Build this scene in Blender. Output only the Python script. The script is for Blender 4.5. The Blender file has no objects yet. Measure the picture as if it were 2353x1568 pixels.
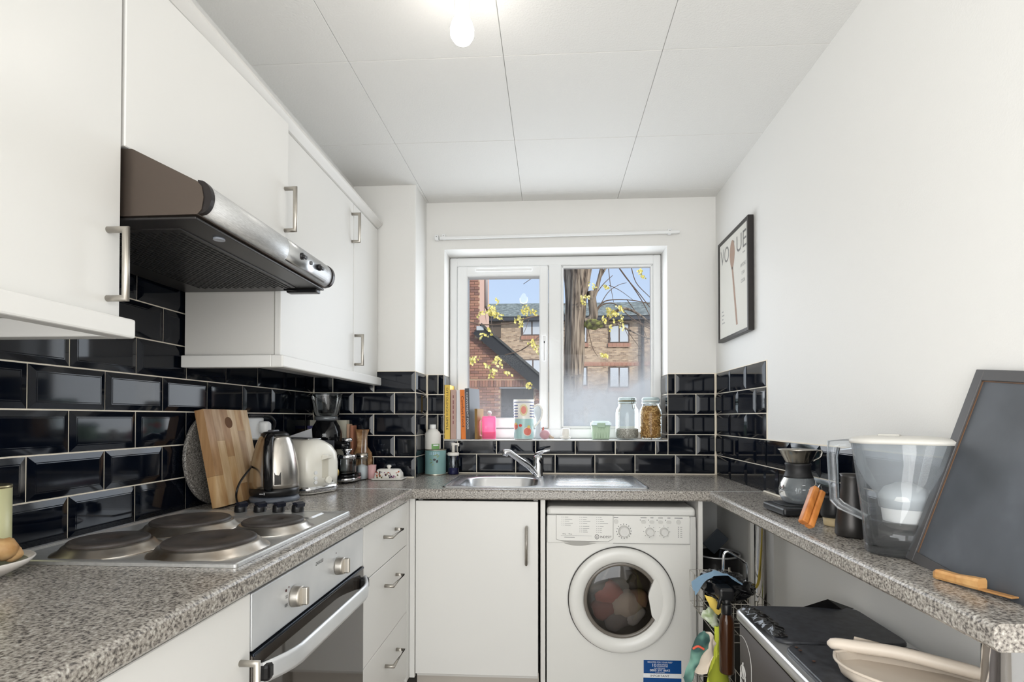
import bpy, bmesh, math, random
from mathutils import Vector, Matrix, noise
PI = math.pi
sc = bpy.context.scene
COL = sc.collection
random.seed(7)

# ------------------------------------------------------------------ camera
FPX, CX, CY = 1208.36, 1198.05, 944.90
YAW, PITCH, ROLL, ZC = .0559, .0130, .0003, 1.205
def _rot():
    c, s = math.cos(YAW), math.sin(YAW);   A = Matrix(((c, s, 0), (-s, c, 0), (0, 0, 1)))
    c, s = math.cos(PITCH), math.sin(PITCH); B = Matrix(((1, 0, 0), (0, c, s), (0, -s, c)))
    c, s = math.cos(ROLL), math.sin(ROLL);  D = Matrix(((c, 0, s), (0, 1, 0), (-s, 0, c)))
    return D @ B @ A
RW = _rot()
cam_d = bpy.data.cameras.new('camera'); cam = bpy.data.objects.new('camera', cam_d); COL.objects.link(cam)
cam_d.sensor_width = 36; cam_d.sensor_fit = 'HORIZONTAL'; cam_d.lens = FPX / 2353 * 36
cam_d.shift_x = (1176.5 - CX) / 2353; cam_d.shift_y = (CY - 784) / 2353; cam_d.clip_start = .02; cam_d.clip_end = 300
m3 = Matrix((RW[0], RW[2], -RW[1])).transposed()
cam.matrix_world = Matrix.Translation((0, 0, ZC)) @ m3.to_4x4()
sc.camera = cam
def W(u, v, ax, val):
    """the point where the sight line of a photo pixel meets the plane x, y or z = val"""
    d = RW.transposed() @ Vector(((u - CX) / FPX, 1, -(v - CY) / FPX)); o = Vector((0, 0, ZC)); i = 'xyz'.index(ax)
    return o + d * ((val - o[i]) / d[i])

# ------------------------------------------------------------------ light and exposure
sc.view_settings.view_transform = 'Standard'; sc.view_settings.look = 'None'
sc.view_settings.gamma = 1; sc.view_settings.use_curve_mapping = False
sc.view_settings.exposure = 0.13
wd = bpy.data.worlds.new('sky'); sc.world = wd; wd.use_nodes = True
nt = wd.node_tree; bg = nt.nodes['Background']
sky = nt.nodes.new('ShaderNodeTexSky'); sky.sky_type = 'NISHITA'; sky.sun_disc = False
sky.sun_elevation = math.radians(32); sky.sun_rotation = math.radians(115); sky.air_density = 1.0; sky.dust_density = 2.5; sky.ozone_density = 1.0
hz = nt.nodes.new('ShaderNodeMix'); hz.data_type = 'RGBA'; hz.inputs[0].default_value = .72; hz.inputs[7].default_value = (1.72, 2.02, 2.62, 1)   # thin autumn haze over the whole sky
nt.links.new(sky.outputs[0], hz.inputs[6]); nt.links.new(hz.outputs[2], bg.inputs[0]); bg.inputs[1].default_value = .31
def light(name, kind, loc, energy, color=(1, 1, 1), rot=(0, 0, 0), **k):
    d = bpy.data.lights.new(name, kind); d.energy = energy; d.color = color
    for a, b in k.items(): setattr(d, a, b)
    o = bpy.data.objects.new(name, d); COL.objects.link(o); o.location = loc; o.rotation_euler = rot
    return o
sun = light('sun', 'SUN', (0, 0, 30), 2.6, (1, .93, .82), angle=math.radians(1))
sun.rotation_euler = Vector((-.62, .62, -.48)).to_track_quat('-Z', 'Y').to_euler()
# daylight through the kitchen window; then an added fill light behind the camera
light('window_daylight', 'AREA', (.02, 2.835, 1.58), 9, (.88, .94, 1), (-PI / 2, 0, 0), shape='RECTANGLE', size=1.05, size_y=.9)
light('rear_fill_light', 'AREA', (-.05, -1.46, 1.12), 36, (1, .995, .975), (PI / 2, 0, 0), shape='RECTANGLE', size=1.45, size_y=1.9)
# second added fill light, at the left behind the camera, from an invented opening
light('side_fill_light', 'AREA', (-1.14, -.90, 1.05), 46, (1, .995, .98), (PI / 2, 0, -PI / 2), shape='RECTANGLE', size=.85, size_y=1.9)

# ------------------------------------------------------------------ materials
def L(r, g, b):
    f = lambda c: (c / 255) / 12.92 if c / 255 <= .04045 else ((c / 255 + .055) / 1.055) ** 2.4
    return (f(r), f(g), f(b), 1)
MATS = {}
def mat(name, col=(200, 200, 200), rough=.5, metal=0, spec=.5, coat=0, trans=0, ior=1.45, emit=None, es=1, alpha=1, bump=None, sss=0):
    if name in MATS: return MATS[name]
    m = bpy.data.materials.new(name); m.use_nodes = True; n = m.node_tree; p = n.nodes['Principled BSDF']
    p.inputs['Base Color'].default_value = L(*col); p.inputs['Roughness'].default_value = rough
    p.inputs['Metallic'].default_value = metal; p.inputs['Specular IOR Level'].default_value = spec
    p.inputs['Coat Weight'].default_value = coat; p.inputs['Transmission Weight'].default_value = trans; p.inputs['IOR'].default_value = ior
    p.inputs['Alpha'].default_value = alpha; p.inputs['Subsurface Weight'].default_value = sss
    if emit: p.inputs['Emission Color'].default_value = L(*emit); p.inputs['Emission Strength'].default_value = es
    if bump:
        t = n.nodes.new('ShaderNodeTexNoise'); t.inputs['Scale'].default_value = bump[0]; t.inputs['Detail'].default_value = 4
        c = n.nodes.new('ShaderNodeTexCoord'); n.links.new(c.outputs['Object'], t.inputs['Vector'])
        b = n.nodes.new('ShaderNodeBump'); b.inputs['Strength'].default_value = bump[1]; b.inputs['Distance'].default_value = .01
        n.links.new(t.outputs[0], b.inputs['Height']); n.links.new(b.outputs[0], p.inputs['Normal'])
    MATS[name] = m; return m
def noisemat(name, stops, scale=10, rough=.5, detail=3, metal=0, stretch=(1, 1, 1), bump=0, kind='noise', spec=.5, rnd=.5, dist=0):
    """base colour from a ramp over noise / voronoi / wave in object space"""
    if name in MATS: return MATS[name]
    m = bpy.data.materials.new(name); m.use_nodes = True; n = m.node_tree; p = n.nodes['Principled BSDF']
    p.inputs['Roughness'].default_value = rough; p.inputs['Metallic'].default_value = metal; p.inputs['Specular IOR Level'].default_value = spec
    c = n.nodes.new('ShaderNodeTexCoord'); mp = n.nodes.new('ShaderNodeMapping'); mp.inputs['Scale'].default_value = stretch
    n.links.new(c.outputs['Object'], mp.inputs[0])
    if kind == 'voronoi':
        t = n.nodes.new('ShaderNodeTexVoronoi'); t.inputs['Scale'].default_value = scale
        s = n.nodes.new('ShaderNodeSeparateColor'); n.links.new(t.outputs['Color'], s.inputs[0]); out = s.outputs[0]
    elif kind == 'wave':
        t = n.nodes.new('ShaderNodeTexWave'); t.inputs['Scale'].default_value = scale; t.inputs['Distortion'].default_value = dist; t.inputs['Detail'].default_value = detail; out = t.outputs[1]
    else:
        t = n.nodes.new('ShaderNodeTexNoise'); t.inputs['Scale'].default_value = scale; t.inputs['Detail'].default_value = detail; out = t.outputs[0]
    n.links.new(mp.outputs[0], t.inputs['Vector'])
    r = n.nodes.new('ShaderNodeValToRGB'); e = r.color_ramp.elements
    while len(e) < len(stops): e.new(.5)
    for i, (pos, col) in enumerate(stops): e[i].position = pos; e[i].color = L(*col)
    n.links.new(out, r.inputs[0]); n.links.new(r.outputs[0], p.inputs['Base Color'])
    if bump:
        b = n.nodes.new('ShaderNodeBump'); b.inputs['Strength'].default_value = bump; b.inputs['Distance'].default_value = .01
        n.links.new(out, b.inputs['Height']); n.links.new(b.outputs[0], p.inputs['Normal'])
    MATS[name] = m; return m
def thinglass(name, tint=(245, 250, 250), refl=1.0, rough=.02, haze=0, hazecol=(230, 235, 240)):
    """thin clear wall: see-through, with fresnel reflections and an optional milky share"""
    if name in MATS: return MATS[name]
    m = bpy.data.materials.new(name); m.use_nodes = True; n = m.node_tree; n.nodes.clear()
    o = n.nodes.new('ShaderNodeOutputMaterial'); t = n.nodes.new('ShaderNodeBsdfTransparent'); t.inputs[0].default_value = L(*tint)
    g = n.nodes.new('ShaderNodeBsdfGlossy'); g.inputs['Roughness'].default_value = rough; g.inputs[0].default_value = (1, 1, 1, 1)
    f = n.nodes.new('ShaderNodeFresnel'); f.inputs[0].default_value = 1.45
    k = n.nodes.new('ShaderNodeMath'); k.operation = 'MULTIPLY'; k.inputs[1].default_value = refl; k.use_clamp = True
    n.links.new(f.outputs[0], k.inputs[0]); x = n.nodes.new('ShaderNodeMixShader')
    n.links.new(k.outputs[0], x.inputs[0]); n.links.new(t.outputs[0], x.inputs[1]); n.links.new(g.outputs[0], x.inputs[2]); last = x
    if haze:
        d = n.nodes.new('ShaderNodeBsdfDiffuse'); d.inputs[0].default_value = L(*hazecol); tl = n.nodes.new('ShaderNodeBsdfTranslucent'); tl.inputs[0].default_value = L(*hazecol)
        a = n.nodes.new('ShaderNodeMixShader'); a.inputs[0].default_value = .5; n.links.new(d.outputs[0], a.inputs[1]); n.links.new(tl.outputs[0], a.inputs[2])
        y = n.nodes.new('ShaderNodeMixShader'); y.inputs[0].default_value = haze; n.links.new(x.outputs[0], y.inputs[1]); n.links.new(a.outputs[0], y.inputs[2]); last = y
    n.links.new(last.outputs[0], o.inputs[0]); MATS[name] = m; return m

# ------------------------------------------------------------------ mesh builder
class MB:
    def __init__(s): s.v = []; s.f = []; s.sm = []
    def add(s, vs, fs, smooth=False, M=None):
        o = len(s.v); s.v += [tuple(M @ Vector(p)) if M else tuple(p) for p in vs]
        s.f += [tuple(i + o for i in q) for q in fs]; s.sm += [smooth] * len(fs); return s
    def box(s, a, b, bev=0, M=None, seg=2):
        x0, x1 = sorted((a[0], b[0])); y0, y1 = sorted((a[1], b[1])); z0, z1 = sorted((a[2], b[2]))
        vs = [(x0, y0, z0), (x1, y0, z0), (x1, y1, z0), (x0, y1, z0), (x0, y0, z1), (x1, y0, z1), (x1, y1, z1), (x0, y1, z1)]
        fs = [(0, 3, 2, 1), (4, 5, 6, 7), (0, 1, 5, 4), (1, 2, 6, 5), (2, 3, 7, 6), (3, 0, 4, 7)]
        if not bev: return s.add(vs, fs, False, M)
        bm = bmesh.new(); bv = [bm.verts.new(p) for p in vs]
        for q in fs: bm.faces.new([bv[i] for i in q])
        bmesh.ops.bevel(bm, geom=bm.edges[:], offset=min(bev, .49 * min(x1 - x0, y1 - y0, z1 - z0)), segments=seg, profile=.5, affect='EDGES')
        bm.verts.index_update(); s.add([v.co[:] for v in bm.verts], [[v.index for v in f.verts] for f in bm.faces], False, M); bm.free(); return s
    def loft(s, rings, cap0=True, cap1=True, smooth=True, closed=True, M=None):
        n = len(rings[0]); vs = [p for r in rings for p in r]; fs = []
        for i in range(len(rings) - 1):
            for j in range(n if closed else n - 1):
                a, b = i * n + j, i * n + (j + 1) % n; fs.append((a, b, b + n, a + n))
        s.add(vs, fs, smooth, M); o = len(s.v) - len(vs)
        for c, base, rev in ((cap0, 0, True), (cap1, (len(rings) - 1) * n, False)):
            if c:
                q = tuple(o + base + j for j in range(n)); s.f.append(q[::-1] if rev else q); s.sm.append(False)
        return s
    def lathe(s, prof, c=(0, 0, 0), seg=24, ax='z', cap0=True, cap1=True, smooth=True, M=None):
        rings = []
        for r, h in prof:
            ring = []
            for k in range(seg):
                t = 2 * PI * k / seg; x, y = r * math.cos(t), r * math.sin(t)
                p = {'z': (x, y, h), 'y': (x, h, -y), 'x': (h, x, y)}[ax]
                ring.append((c[0] + p[0], c[1] + p[1], c[2] + p[2]))
            rings.append(ring)
        return s.loft(rings, cap0, cap1, smooth, True, M)
    def tube(s, pts, r, seg=8, cap=True, smooth=True, closed=False, M=None, up=(0, 0, 1)):
        P = [Vector(p) for p in pts]; n = len(P); rr = r if hasattr(r, '__len__') else [r] * n; rings = []; N = None
        for i in range(n):
            a = P[i] - P[i - 1] if (i or closed) else None; b = P[(i + 1) % n] - P[i] if (i < n - 1 or closed) else None
            a = a.normalized() if a is not None and a.length > 1e-9 else (b.normalized() if b is not None else Vector(up)); b = b.normalized() if b is not None and b.length > 1e-9 else a
            t = a + b; t = t.normalized() if t.length > 1e-6 else b
            k = min(1 / max(.3, math.sqrt(max(0, (1 + a.dot(b)) / 2))), 2.2)
            if N is None:
                N = t.cross(Vector(up)); N = N if N.length > 1e-4 else t.cross(Vector((1, 0, 0)))
            N = (N - t * N.dot(t)).normalized(); B = t.cross(N)
            sd = (b - a); sdir = (sd - t * sd.dot(t)); sdir = sdir.normalized() if sdir.length > 1e-5 else None
            ring = []
            for q in range(seg):
                o = N * (rr[i] * math.cos(2 * PI * q / seg)) + B * (rr[i] * math.sin(2 * PI * q / seg))
                if sdir is not None: o = o + sdir * (o.dot(sdir) * (k - 1))
                ring.append(tuple(P[i] + o))
            rings.append(ring)
        if closed: rings.append(rings[0])
        return s.loft(rings, cap and not closed, cap and not closed, smooth, True, M)
    def prism(s, poly, ax, a, b, smooth=False, M=None):
        f = {'x': lambda p, t: (t, p[0], p[1]), 'y': lambda p, t: (p[0], t, p[1]), 'z': lambda p, t: (p[0], p[1], t)}[ax]
        return s.loft([[f(p, a) for p in poly], [f(p, b) for p in poly]], True, True, smooth, True, M)
    def ball(s, c, r, seg=16, rings=10, sx=1, sy=1, sz=1, M=None):
        return s.lathe([(max(1e-4, r * math.sin(PI * i / rings)), -r * math.cos(PI * i / rings)) for i in range(rings + 1)], (0, 0, 0), seg,
                       M=(M or Matrix()) @ Matrix.Translation(c) @ Matrix.Diagonal((sx, sy, sz, 1)))
    def grid(s, fn, nu, nv, smooth=True, M=None):
        vs = [fn(i / nu, j / nv) for j in range(nv + 1) for i in range(nu + 1)]
        return s.add(vs, [(j * (nu + 1) + i, j * (nu + 1) + i + 1, (j + 1) * (nu + 1) + i + 1, (j + 1) * (nu + 1) + i) for j in range(nv) for i in range(nu)], smooth, M)
def rr(cx, cy, hx, hy, r, z, n=5):
    """ring: rounded rectangle in the xy plane"""
    r = min(r, hx, hy); out = []
    for k, (sx, sy) in enumerate(((1, 1), (-1, 1), (-1, -1), (1, -1))):
        for i in range(n + 1):
            t = PI / 2 * (k + i / n); out.append((cx + sx * (hx - r) + r * math.cos(t), cy + sy * (hy - r) + r * math.sin(t), z))
    return out
ORG = {}
def link(name, me, parent=None):
    o = bpy.data.objects.new(name, me); COL.objects.link(o)
    if parent: o.parent = parent
    return o
def mesh(mb, m, name='mesh', off=(0, 0, 0)):
    me = bpy.data.meshes.new(name); ox, oy, oz = off
    me.from_pydata([(x - ox, y - oy, z - oz) for x, y, z in mb.v], [], mb.f); me.validate()
    if any(mb.sm): me.polygons.foreach_set('use_smooth', mb.sm[:len(me.polygons)])
    bm = bmesh.new(); bm.from_mesh(me); bmesh.ops.recalc_face_normals(bm, faces=bm.faces[:]); bm.to_mesh(me); bm.free()
    me.materials.append(m); return me
def tag(o, label=None, cat=None, group=None, kind=None):
    for k, v in (('label', label), ('category', cat), ('group', group), ('kind', kind)):
        if v: o[k] = v
    return o
def thing(name, label, cat, loc=(0, 0, 0), rz=0, group=None, kind=None):
    o = link(name, None); o.location = loc; o.rotation_euler = (0, 0, rz); o.empty_display_size = .05; ORG[o.name] = Vector(loc)
    return tag(o, label, cat, group, kind)
def part(name, mb, m, parent, world=False, label=None, kind=None):
    """one mesh object under parent; world=True when the vertices are in room coordinates (unrotated parents only)"""
    off = ORG.get(parent.name, Vector()) if world else Vector()
    o = link(name, mesh(mb, m, name, off), parent); ORG[o.name] = off + (Vector() if world else Vector())
    if world: ORG[o.name] = ORG.get(parent.name, Vector())
    if label: o['label'] = label
    if kind: o['kind'] = kind
    return o
def single(name, mb, m, label, cat, loc=None, group=None, kind=None):
    """a thing that is one mesh; vertices in room coordinates, origin moved to loc"""
    loc = Vector(loc) if loc is not None else Vector((sum(v[0] for v in mb.v) / len(mb.v), sum(v[1] for v in mb.v) / len(mb.v), min(v[2] for v in mb.v)))
    o = link(name, mesh(mb, m, name, loc)); o.location = loc; ORG[o.name] = loc
    return tag(o, label, cat, group, kind)
def struct(name, mb, m):
    o = link(name, mesh(mb, m, name)); ORG[o.name] = Vector(); o['kind'] = 'structure'; return o
def text(name, s, m, parent, M, w=None, h=None, world=True, depth=.0003):
    """flat lettering in the local xy plane of M (x along the line, y up, z towards the reader), stretched to w x h, centred"""
    cu = bpy.data.curves.new(name, 'FONT'); cu.body = s; cu.align_x = 'LEFT'; cu.extrude = 0
    t = bpy.data.objects.new('tmp', cu); COL.objects.link(t); bpy.context.view_layer.update()
    me = bpy.data.meshes.new_from_object(t.evaluated_get(bpy.context.evaluated_depsgraph_get()))
    bpy.data.objects.remove(t); bpy.data.curves.remove(cu)
    xs = [v.co.x for v in me.vertices]; ys = [v.co.y for v in me.vertices]
    x0, x1, y0, y1 = min(xs), max(xs), min(ys), max(ys); kx = w / (x1 - x0) if w else None; ky = h / (y1 - y0) if h else None
    kx = kx or ky; ky = ky or kx; off = ORG.get(parent.name, Vector()) if world else Vector()
    for v in me.vertices:
        v.co = (M @ Vector(((v.co.x - (x0 + x1) / 2) * kx, (v.co.y - (y0 + y1) / 2) * ky, depth))) - off
    me.materials.clear(); me.materials.append(m); o = link(name, me, parent); ORG[o.name] = off; return o
def frame(origin, x, y):
    x = Vector(x).normalized(); y = Vector(y).normalized(); z = x.cross(y)
    return Matrix.Translation(origin) @ Matrix((x, y, z)).transposed().to_4x4()

# shared materials
PAINT = mat('wall_paint', (226, 225, 222), .55, bump=(220, .05))
CEIL = mat('ceiling_panel_paint', (224, 223, 220), .7, bump=(160, .18))
GLOSSW = mat('white_gloss_board', (228, 227, 224), .30, spec=.28)
CARC = mat('white_melamine', (218, 216, 212), .35)
UPVC = mat('white_upvc', (232, 233, 233), .25)
GROUT = mat('cream_grout', (240, 231, 214), .8)
TILE = mat('black_glazed_tile', (8, 13, 23), .06, spec=.40)
NICKEL = mat('brushed_nickel', (186, 181, 173), .38, .95)
STEEL = noisemat('brushed_steel', [(.3, (186, 187, 188)), (.7, (214, 215, 216))], 60, .46, 2, .8, (1, 1, 18))
STEELH = noisemat('hob_steel', [(.3, (204, 204, 203)), (.7, (224, 224, 223))], 30, .34, 2, .8, (3, 20, 3))
SINKST = mat('sink_steel', (212, 213, 215), .27, 1)
CHROME = mat('chrome', (220, 221, 224), .06, 1)
BLACKP = mat('black_plastic', (22, 22, 24), .32)
SATBLK = mat('satin_black', (34, 34, 36), .5)
DARKIRON = noisemat('cast_iron', [(.3, (46, 42, 40)), (.7, (66, 60, 57))], 25, .5, 4, 0)
APPW = mat('appliance_white', (226, 225, 221), .22)
GREYPR = mat('grey_print', (96, 97, 100), .6)
INK = mat('black_print', (28, 28, 30), .6)
WHITEPR = mat('white_print', (240, 242, 245), .6)
GLASS = thinglass('clear_glass')
WORKTOP = noisemat('speckled_laminate', [(.33, (80, 76, 73)), (.41, (112, 107, 102)), (.47, (146, 140, 133)), (.56, (163, 157, 149)), (.64, (182, 177, 169)), (.72, (200, 197, 191))], 210, .24, 3)
# ------------------------------------------------------------------ room shell
XL, XR, YB, YP, XP, YF = -1.155, .836, 2.713, 2.494, -.649, -1.5
ZCEIL, ZT = 2.332, .917
TP, TV, Z0 = .203, .103, 1.4293
WX0, WX1, WZ0, WZ1 = -.556, .594, 1.092, 2.086     # window opening
WPL = .012                                          # the plaster stands this far behind the tile plane
fl = struct('floor', MB().box((XL - .15, YF - .1, -.1), (XR + .15, YB + .25, 0)), noisemat('vinyl_floor', [(.35, (176, 168, 158)), (.65, (188, 181, 172))], 6, .4))
cl = struct('ceiling', MB().box((XL - .15, YF - .1, ZCEIL + .006), (XR + .15, YB + .3, ZCEIL + .12)), mat('ceiling_joint', (196, 194, 190), .9))  # slab seen in the joints, a little greyer than the panels
xs = [XL - .01, -1.13, -.639, -.147, .343, .828]; xs[-1] = XR + .01
ys = [YF] + [1.617 + .498 * k for k in range(-6, 3)] + [YB + .01]
ys = [y for y in ys if y >= YF - .001]
for i in range(1, len(xs) - 1):
    for j in range(len(ys) - 1):
        g = .0006
        part('ceiling_panel', MB().box((xs[i] + g, ys[j] + g, ZCEIL), (xs[i + 1] - g, ys[j + 1] - g, ZCEIL + .0058), .0012, seg=1), CEIL, cl)
wl = struct('wall_left', MB().box((XL - .15, YF - .1, 0), (XL - WPL + .01, -1.34, ZCEIL + .006)).box((XL - .15, -1.34, 2.04), (XL - WPL + .01, -.46, ZCEIL + .006)).box((XL - .15, -.46, 0), (XL - WPL + .01, YB + .25, ZCEIL + .006)), PAINT)
d2 = thing('added_door_2', None, None, (XL - .1, -.9, 0), kind='structure')  # unseen doorway, invented to go with the side fill light
part('door_frame', MB().box((XL - .12, -1.338, .002), (XL - .06, -1.27, 2.038), .004).box((XL - .12, -.53, .002), (XL - .06, -.462, 2.038), .004).box((XL - .12, -1.27, 1.97), (XL - .06, -.53, 2.038), .004), UPVC, d2, True)
part('pane', MB().box((XL - .10, -1.27, .002), (XL - .09, -.53, 1.97)), GLASS, d2, True)
wr = struct('wall_right', MB().box((XR + WPL - .01, YF - .1, 0), (XR + .15, YB + .25, ZCEIL + .006)), PAINT)
wf = struct('wall_front', MB().box((XL - .15, YF - .1, 0), (-.8, YF, ZCEIL)).box((.7, YF - .1, 0), (XR + .15, YF, ZCEIL)).box((-.8, YF - .1, 2.08), (.7, YF, ZCEIL)), PAINT)
b = MB(); y0, y1 = YB + .002, YB + .26
b.box((XL - .15, y0, 0), (WX0, y1, ZCEIL + .006)).box((WX1, y0, 0), (XR + .15, y1, ZCEIL + .006)).box((WX0, y0, 0), (WX1, y1, WZ0 - .006)).box((WX0, y0, WZ1), (WX1, y1, ZCEIL + .006))
wb = struct('wall_back', b, PAINT)
wp = struct('wall_corner', MB().box((XL - .01, YP + .002, 0), (XP - .002, YB + .01, ZCEIL + .004), .006), PAINT)
d1 = thing('added_door_1', None, None, (-.05, YF, 0), kind='structure')  # unseen glazed door, added as a setting for the rear fill light
for (x0, x1) in ((-.798, -.051), (-.049, .698)):
    part('door_frame', MB().box((x0, YF - .07, .002), (x0 + .08, YF - .02, 2.078), .004).box((x1 - .08, YF - .07, .002), (x1, YF - .02, 2.078), .004).box((x0 + .08, YF - .07, 1.99), (x1 - .08, YF - .02, 2.078), .004).box((x0 + .08, YF - .07, .002), (x1 - .08, YF - .02, .16), .004), UPVC, d1, True)
    part('pane', MB().box((x0 + .08, YF - .05, .16), (x1 - .08, YF - .04, 1.99)), GLASS, d1, True)
# boxing above the wall units
struct('trim_1', MB().box((XL - .01, YF, 2.14), (-.957, YP + .01, ZCEIL + .004)), PAINT)

# --- bevelled wall tiles, one object each ---------------------------------
TILECACHE = {}
def tile_mesh(w, h, cuts):
    key = (round(w, 4), round(h, 4), cuts)
    if key in TILECACHE: return TILECACHE[key]
    i = .016
    il, ir, ib, it = [0.0005 if c else i for c in cuts]
    if il + ir > w * .8: il = ir = w * .2
    if ib + it > h * .8: ib = it = h * .2
    e, t = .0022, .0066
    a = [(0, 0, -.002), (w, 0, -.002), (w, h, -.002), (0, h, -.002)]; c = [(0, 0, e), (w, 0, e), (w, h, e), (0, h, e)]
    d = [(il, ib, t), (w - ir, ib, t), (w - ir, h - it, t), (il, h - it, t)]
    fs = []
    for o in (0, 4):
        for k in range(4): fs.append((o + k, o + (k + 1) % 4, o + 4 + (k + 1) % 4, o + 4 + k))
    fs.append((8, 9, 10, 11)); mb = MB().add(a + c + d, fs); me = mesh(mb, TILE, 'tile')
    # soften the ridge lines a little so highlights roll over them
    bm = bmesh.new(); bm.from_mesh(me)
    ed = [x for x in bm.edges if all(v.co.z > .005 for v in x.verts)]
    bmesh.ops.bevel(bm, geom=ed, offset=.0018, segments=2, affect='EDGES'); bm.to_mesh(me); bm.free()
    TILECACHE[key] = me; return me
def tile_wall(parent, M, rows, s0, s1, offs, zlo=None, zhi=None):
    """tiles in the frame M (x along the wall, y up from z = 0, z out of the wall); rows is a list of row numbers, offs[row % 2] gives one joint"""
    for k in rows:
        zt = Z0 - TV * k; zb = zt - TV; cb = ct = False
        if zlo and zb < zlo: zb = zlo; cb = True
        if zhi and zt > zhi: zt = zhi; ct = True
        if zt - zb < .02: continue
        j = offs[k % 2]; a = j + math.floor((s0 - j) / TP + 1e-4) * TP
        while a < s1 - 1e-4:
            x0, x1 = max(a, s0), min(a + TP, s1); a += TP
            if x1 - x0 < .012: continue
            g = .0019; w = x1 - x0 - 2 * g; h = zt - zb - 2 * g
            me = tile_mesh(w, h, (x0 > a - TP + .004, x1 < a - .004, cb, ct))
            o = link('tile', me, parent); o.matrix_local = M @ Matrix.Translation((x0 + g, zb + g, 0)) @ Matrix.Rotation(random.uniform(-.0035, .0035), 4, 'X') @ Matrix.Rotation(random.uniform(-.003, .003), 4, 'Y')
def grout(parent, mb): part('grout', mb, GROUT, parent, True)
e = .0005
# left wall
ML = Matrix(((0, 0, 1, XL), (1, 0, 0, 0), (0, 1, 0, 0), (0, 0, 0, 1)))
YL = 1.0964
grout(wl, MB().box((XL - .011, .30, .9), (XL + .0005, YP, 1.44)).box((XL - .011, .95, 1.44), (XL + .0005, 1.62, 1.66)))
tile_wall(wl, ML, range(0, 5), .30, YP - .001, {1: YL, 0: YL + TP / 2})
tile_wall(wl, ML, (-1, -2), .96, 1.60, {1: YL, 0: YL + TP / 2}, zhi=1.63)
# pillar front and side
MP = Matrix(((1, 0, 0, 0), (0, 0, -1, YP), (0, 1, 0, 0), (0, 0, 0, 1)))
grout(wp, MB().box((XL, YP - .0005, .9), (XP, YP + .01, Z0 + .002)).box((XP - .01, YP, .9), (XP + .0005, YB, Z0 + .002)))
tile_wall(wp, MP, range(0, 5), XL + .008, XP, {0: XP, 1: XP - TP / 2})
MS = Matrix(((0, 0, 1, XP), (1, 0, 0, 0), (0, 1, 0, 0), (0, 0, 0, 1)))
tile_wall(wp, MS, range(0, 5), YP, YB - .008, {0: YP, 1: YP + TP / 2})
# window wall
MWN = Matrix(((1, 0, 0, 0), (0, 0, -1, YB), (0, 1, 0, 0), (0, 0, 0, 1)))
grout(wb, MB().box((XP, YB - .0005, .9), (WX0, YB + .008, Z0 + .002)).box((WX1, YB - .0005, .9), (XR, YB + .008, Z0 + .002)).box((WX0, YB - .0005, .9), (WX1, YB + .008, WZ0 - .006))
      .box((WX1 - .0005, YB, WZ0), (WX1 + .01, YB + .135, Z0 + .002)).box((WX0 - .01, YB, WZ0), (WX0 + .0005, YB + .135, Z0 + .002)))
OW = {1: XR - TP / 2, 0: XR - .002}
tile_wall(wb, MWN, range(0, 3), XP + .008, WX0, OW); tile_wall(wb, MWN, (0, 1, 2), WX1, XR - .008, OW)
tile_wall(wb, MWN, (3,), XP + .008, WX0, OW); tile_wall(wb, MWN, (3,), WX1, XR - .008, OW); tile_wall(wb, MWN, (3,), WX0, WX1, OW, zhi=WZ0 - .005)
tile_wall(wb, MWN, (4,), XP + .008, XR - .008, OW)
MRV = Matrix(((0, 0, -1, WX1), (-1, 0, 0, 0), (0, 1, 0, 0), (0, 0, 0, 1)))
tile_wall(wb, MRV, range(0, 4), -YB - .135, -YB, {0: -YB, 1: -YB}, zlo=WZ0 + .004)
MLV = Matrix(((0, 0, 1, WX0), (1, 0, 0, 0), (0, 1, 0, 0), (0, 0, 0, 1)))
tile_wall(wb, MLV, range(0, 4), YB, YB + .135, {0: YB, 1: YB}, zlo=WZ0 + .004)
# right wall
MR = Matrix(((0, 0, -1, XR), (-1, 0, 0, 0), (0, 1, 0, 0), (0, 0, 0, 1)))
grout(wr, MB().box((XR - .0005, 2.087, .9), (XR + .008, YB, Z0 + .002)).box((XR - .0005, .30, .9), (XR + .008, 2.09, Z0 - 3 * TV + .002)))
tile_wall(wr, MR, range(0, 5), -YB + .008, -2.088, {0: -2.0905, 1: -2.192})
tile_wall(wr, MR, (3, 4), -2.088, -.30, {0: -1.984, 1: -1.8855})

# --- window ---------------------------------------------------------------
YW = 2.862
KX = lambda x: x * YW / 2.8
KZ = lambda z: ZC + (z - ZC) * YW / 2.8
w1 = thing('window_1', None, None, (0, YW, WZ0), kind='structure')
part('window_sill', MB().box((WX0 + .001, YB - .009, WZ0 - .005), (WX1 - .001, YW + .02, WZ0), .002), UPVC, w1, True)
fx0, fx1, fz0, fz1 = WX0 + .002, WX1 - .002, WZ0 + .001, WZ1 - .002
mu0, mu1 = KX(-.0128), KX(.0567); ML_, MR_ = KX(-.500), KX(.5378); ZTOP, ZBOT = KZ(2.0155), KZ(1.1495)
SA, SB, SZ0, SZ1 = KX(-.4425), KX(-.0605), KZ(1.2065), KZ(1.958)
fr = MB()
def rail(x0, z0, x1, z1, y0=YW - .01, y1=YW + .06, b=.008): fr.box((x0, y0, z0), (x1, y1, z1), b)
rail(fx0, fz0, ML_, fz1); rail(MR_, fz0, fx1, fz1); rail(ML_ - .006, ZTOP, MR_ + .006, fz1); rail(ML_ - .006, fz0, MR_ + .006, ZBOT); rail(mu0, ZBOT - .008, mu1, ZTOP + .006)
part('window_frame', fr, UPVC, w1, True)
fr = MB(); y2, y3 = YW - .024, YW + .05; e1 = .0012
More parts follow.
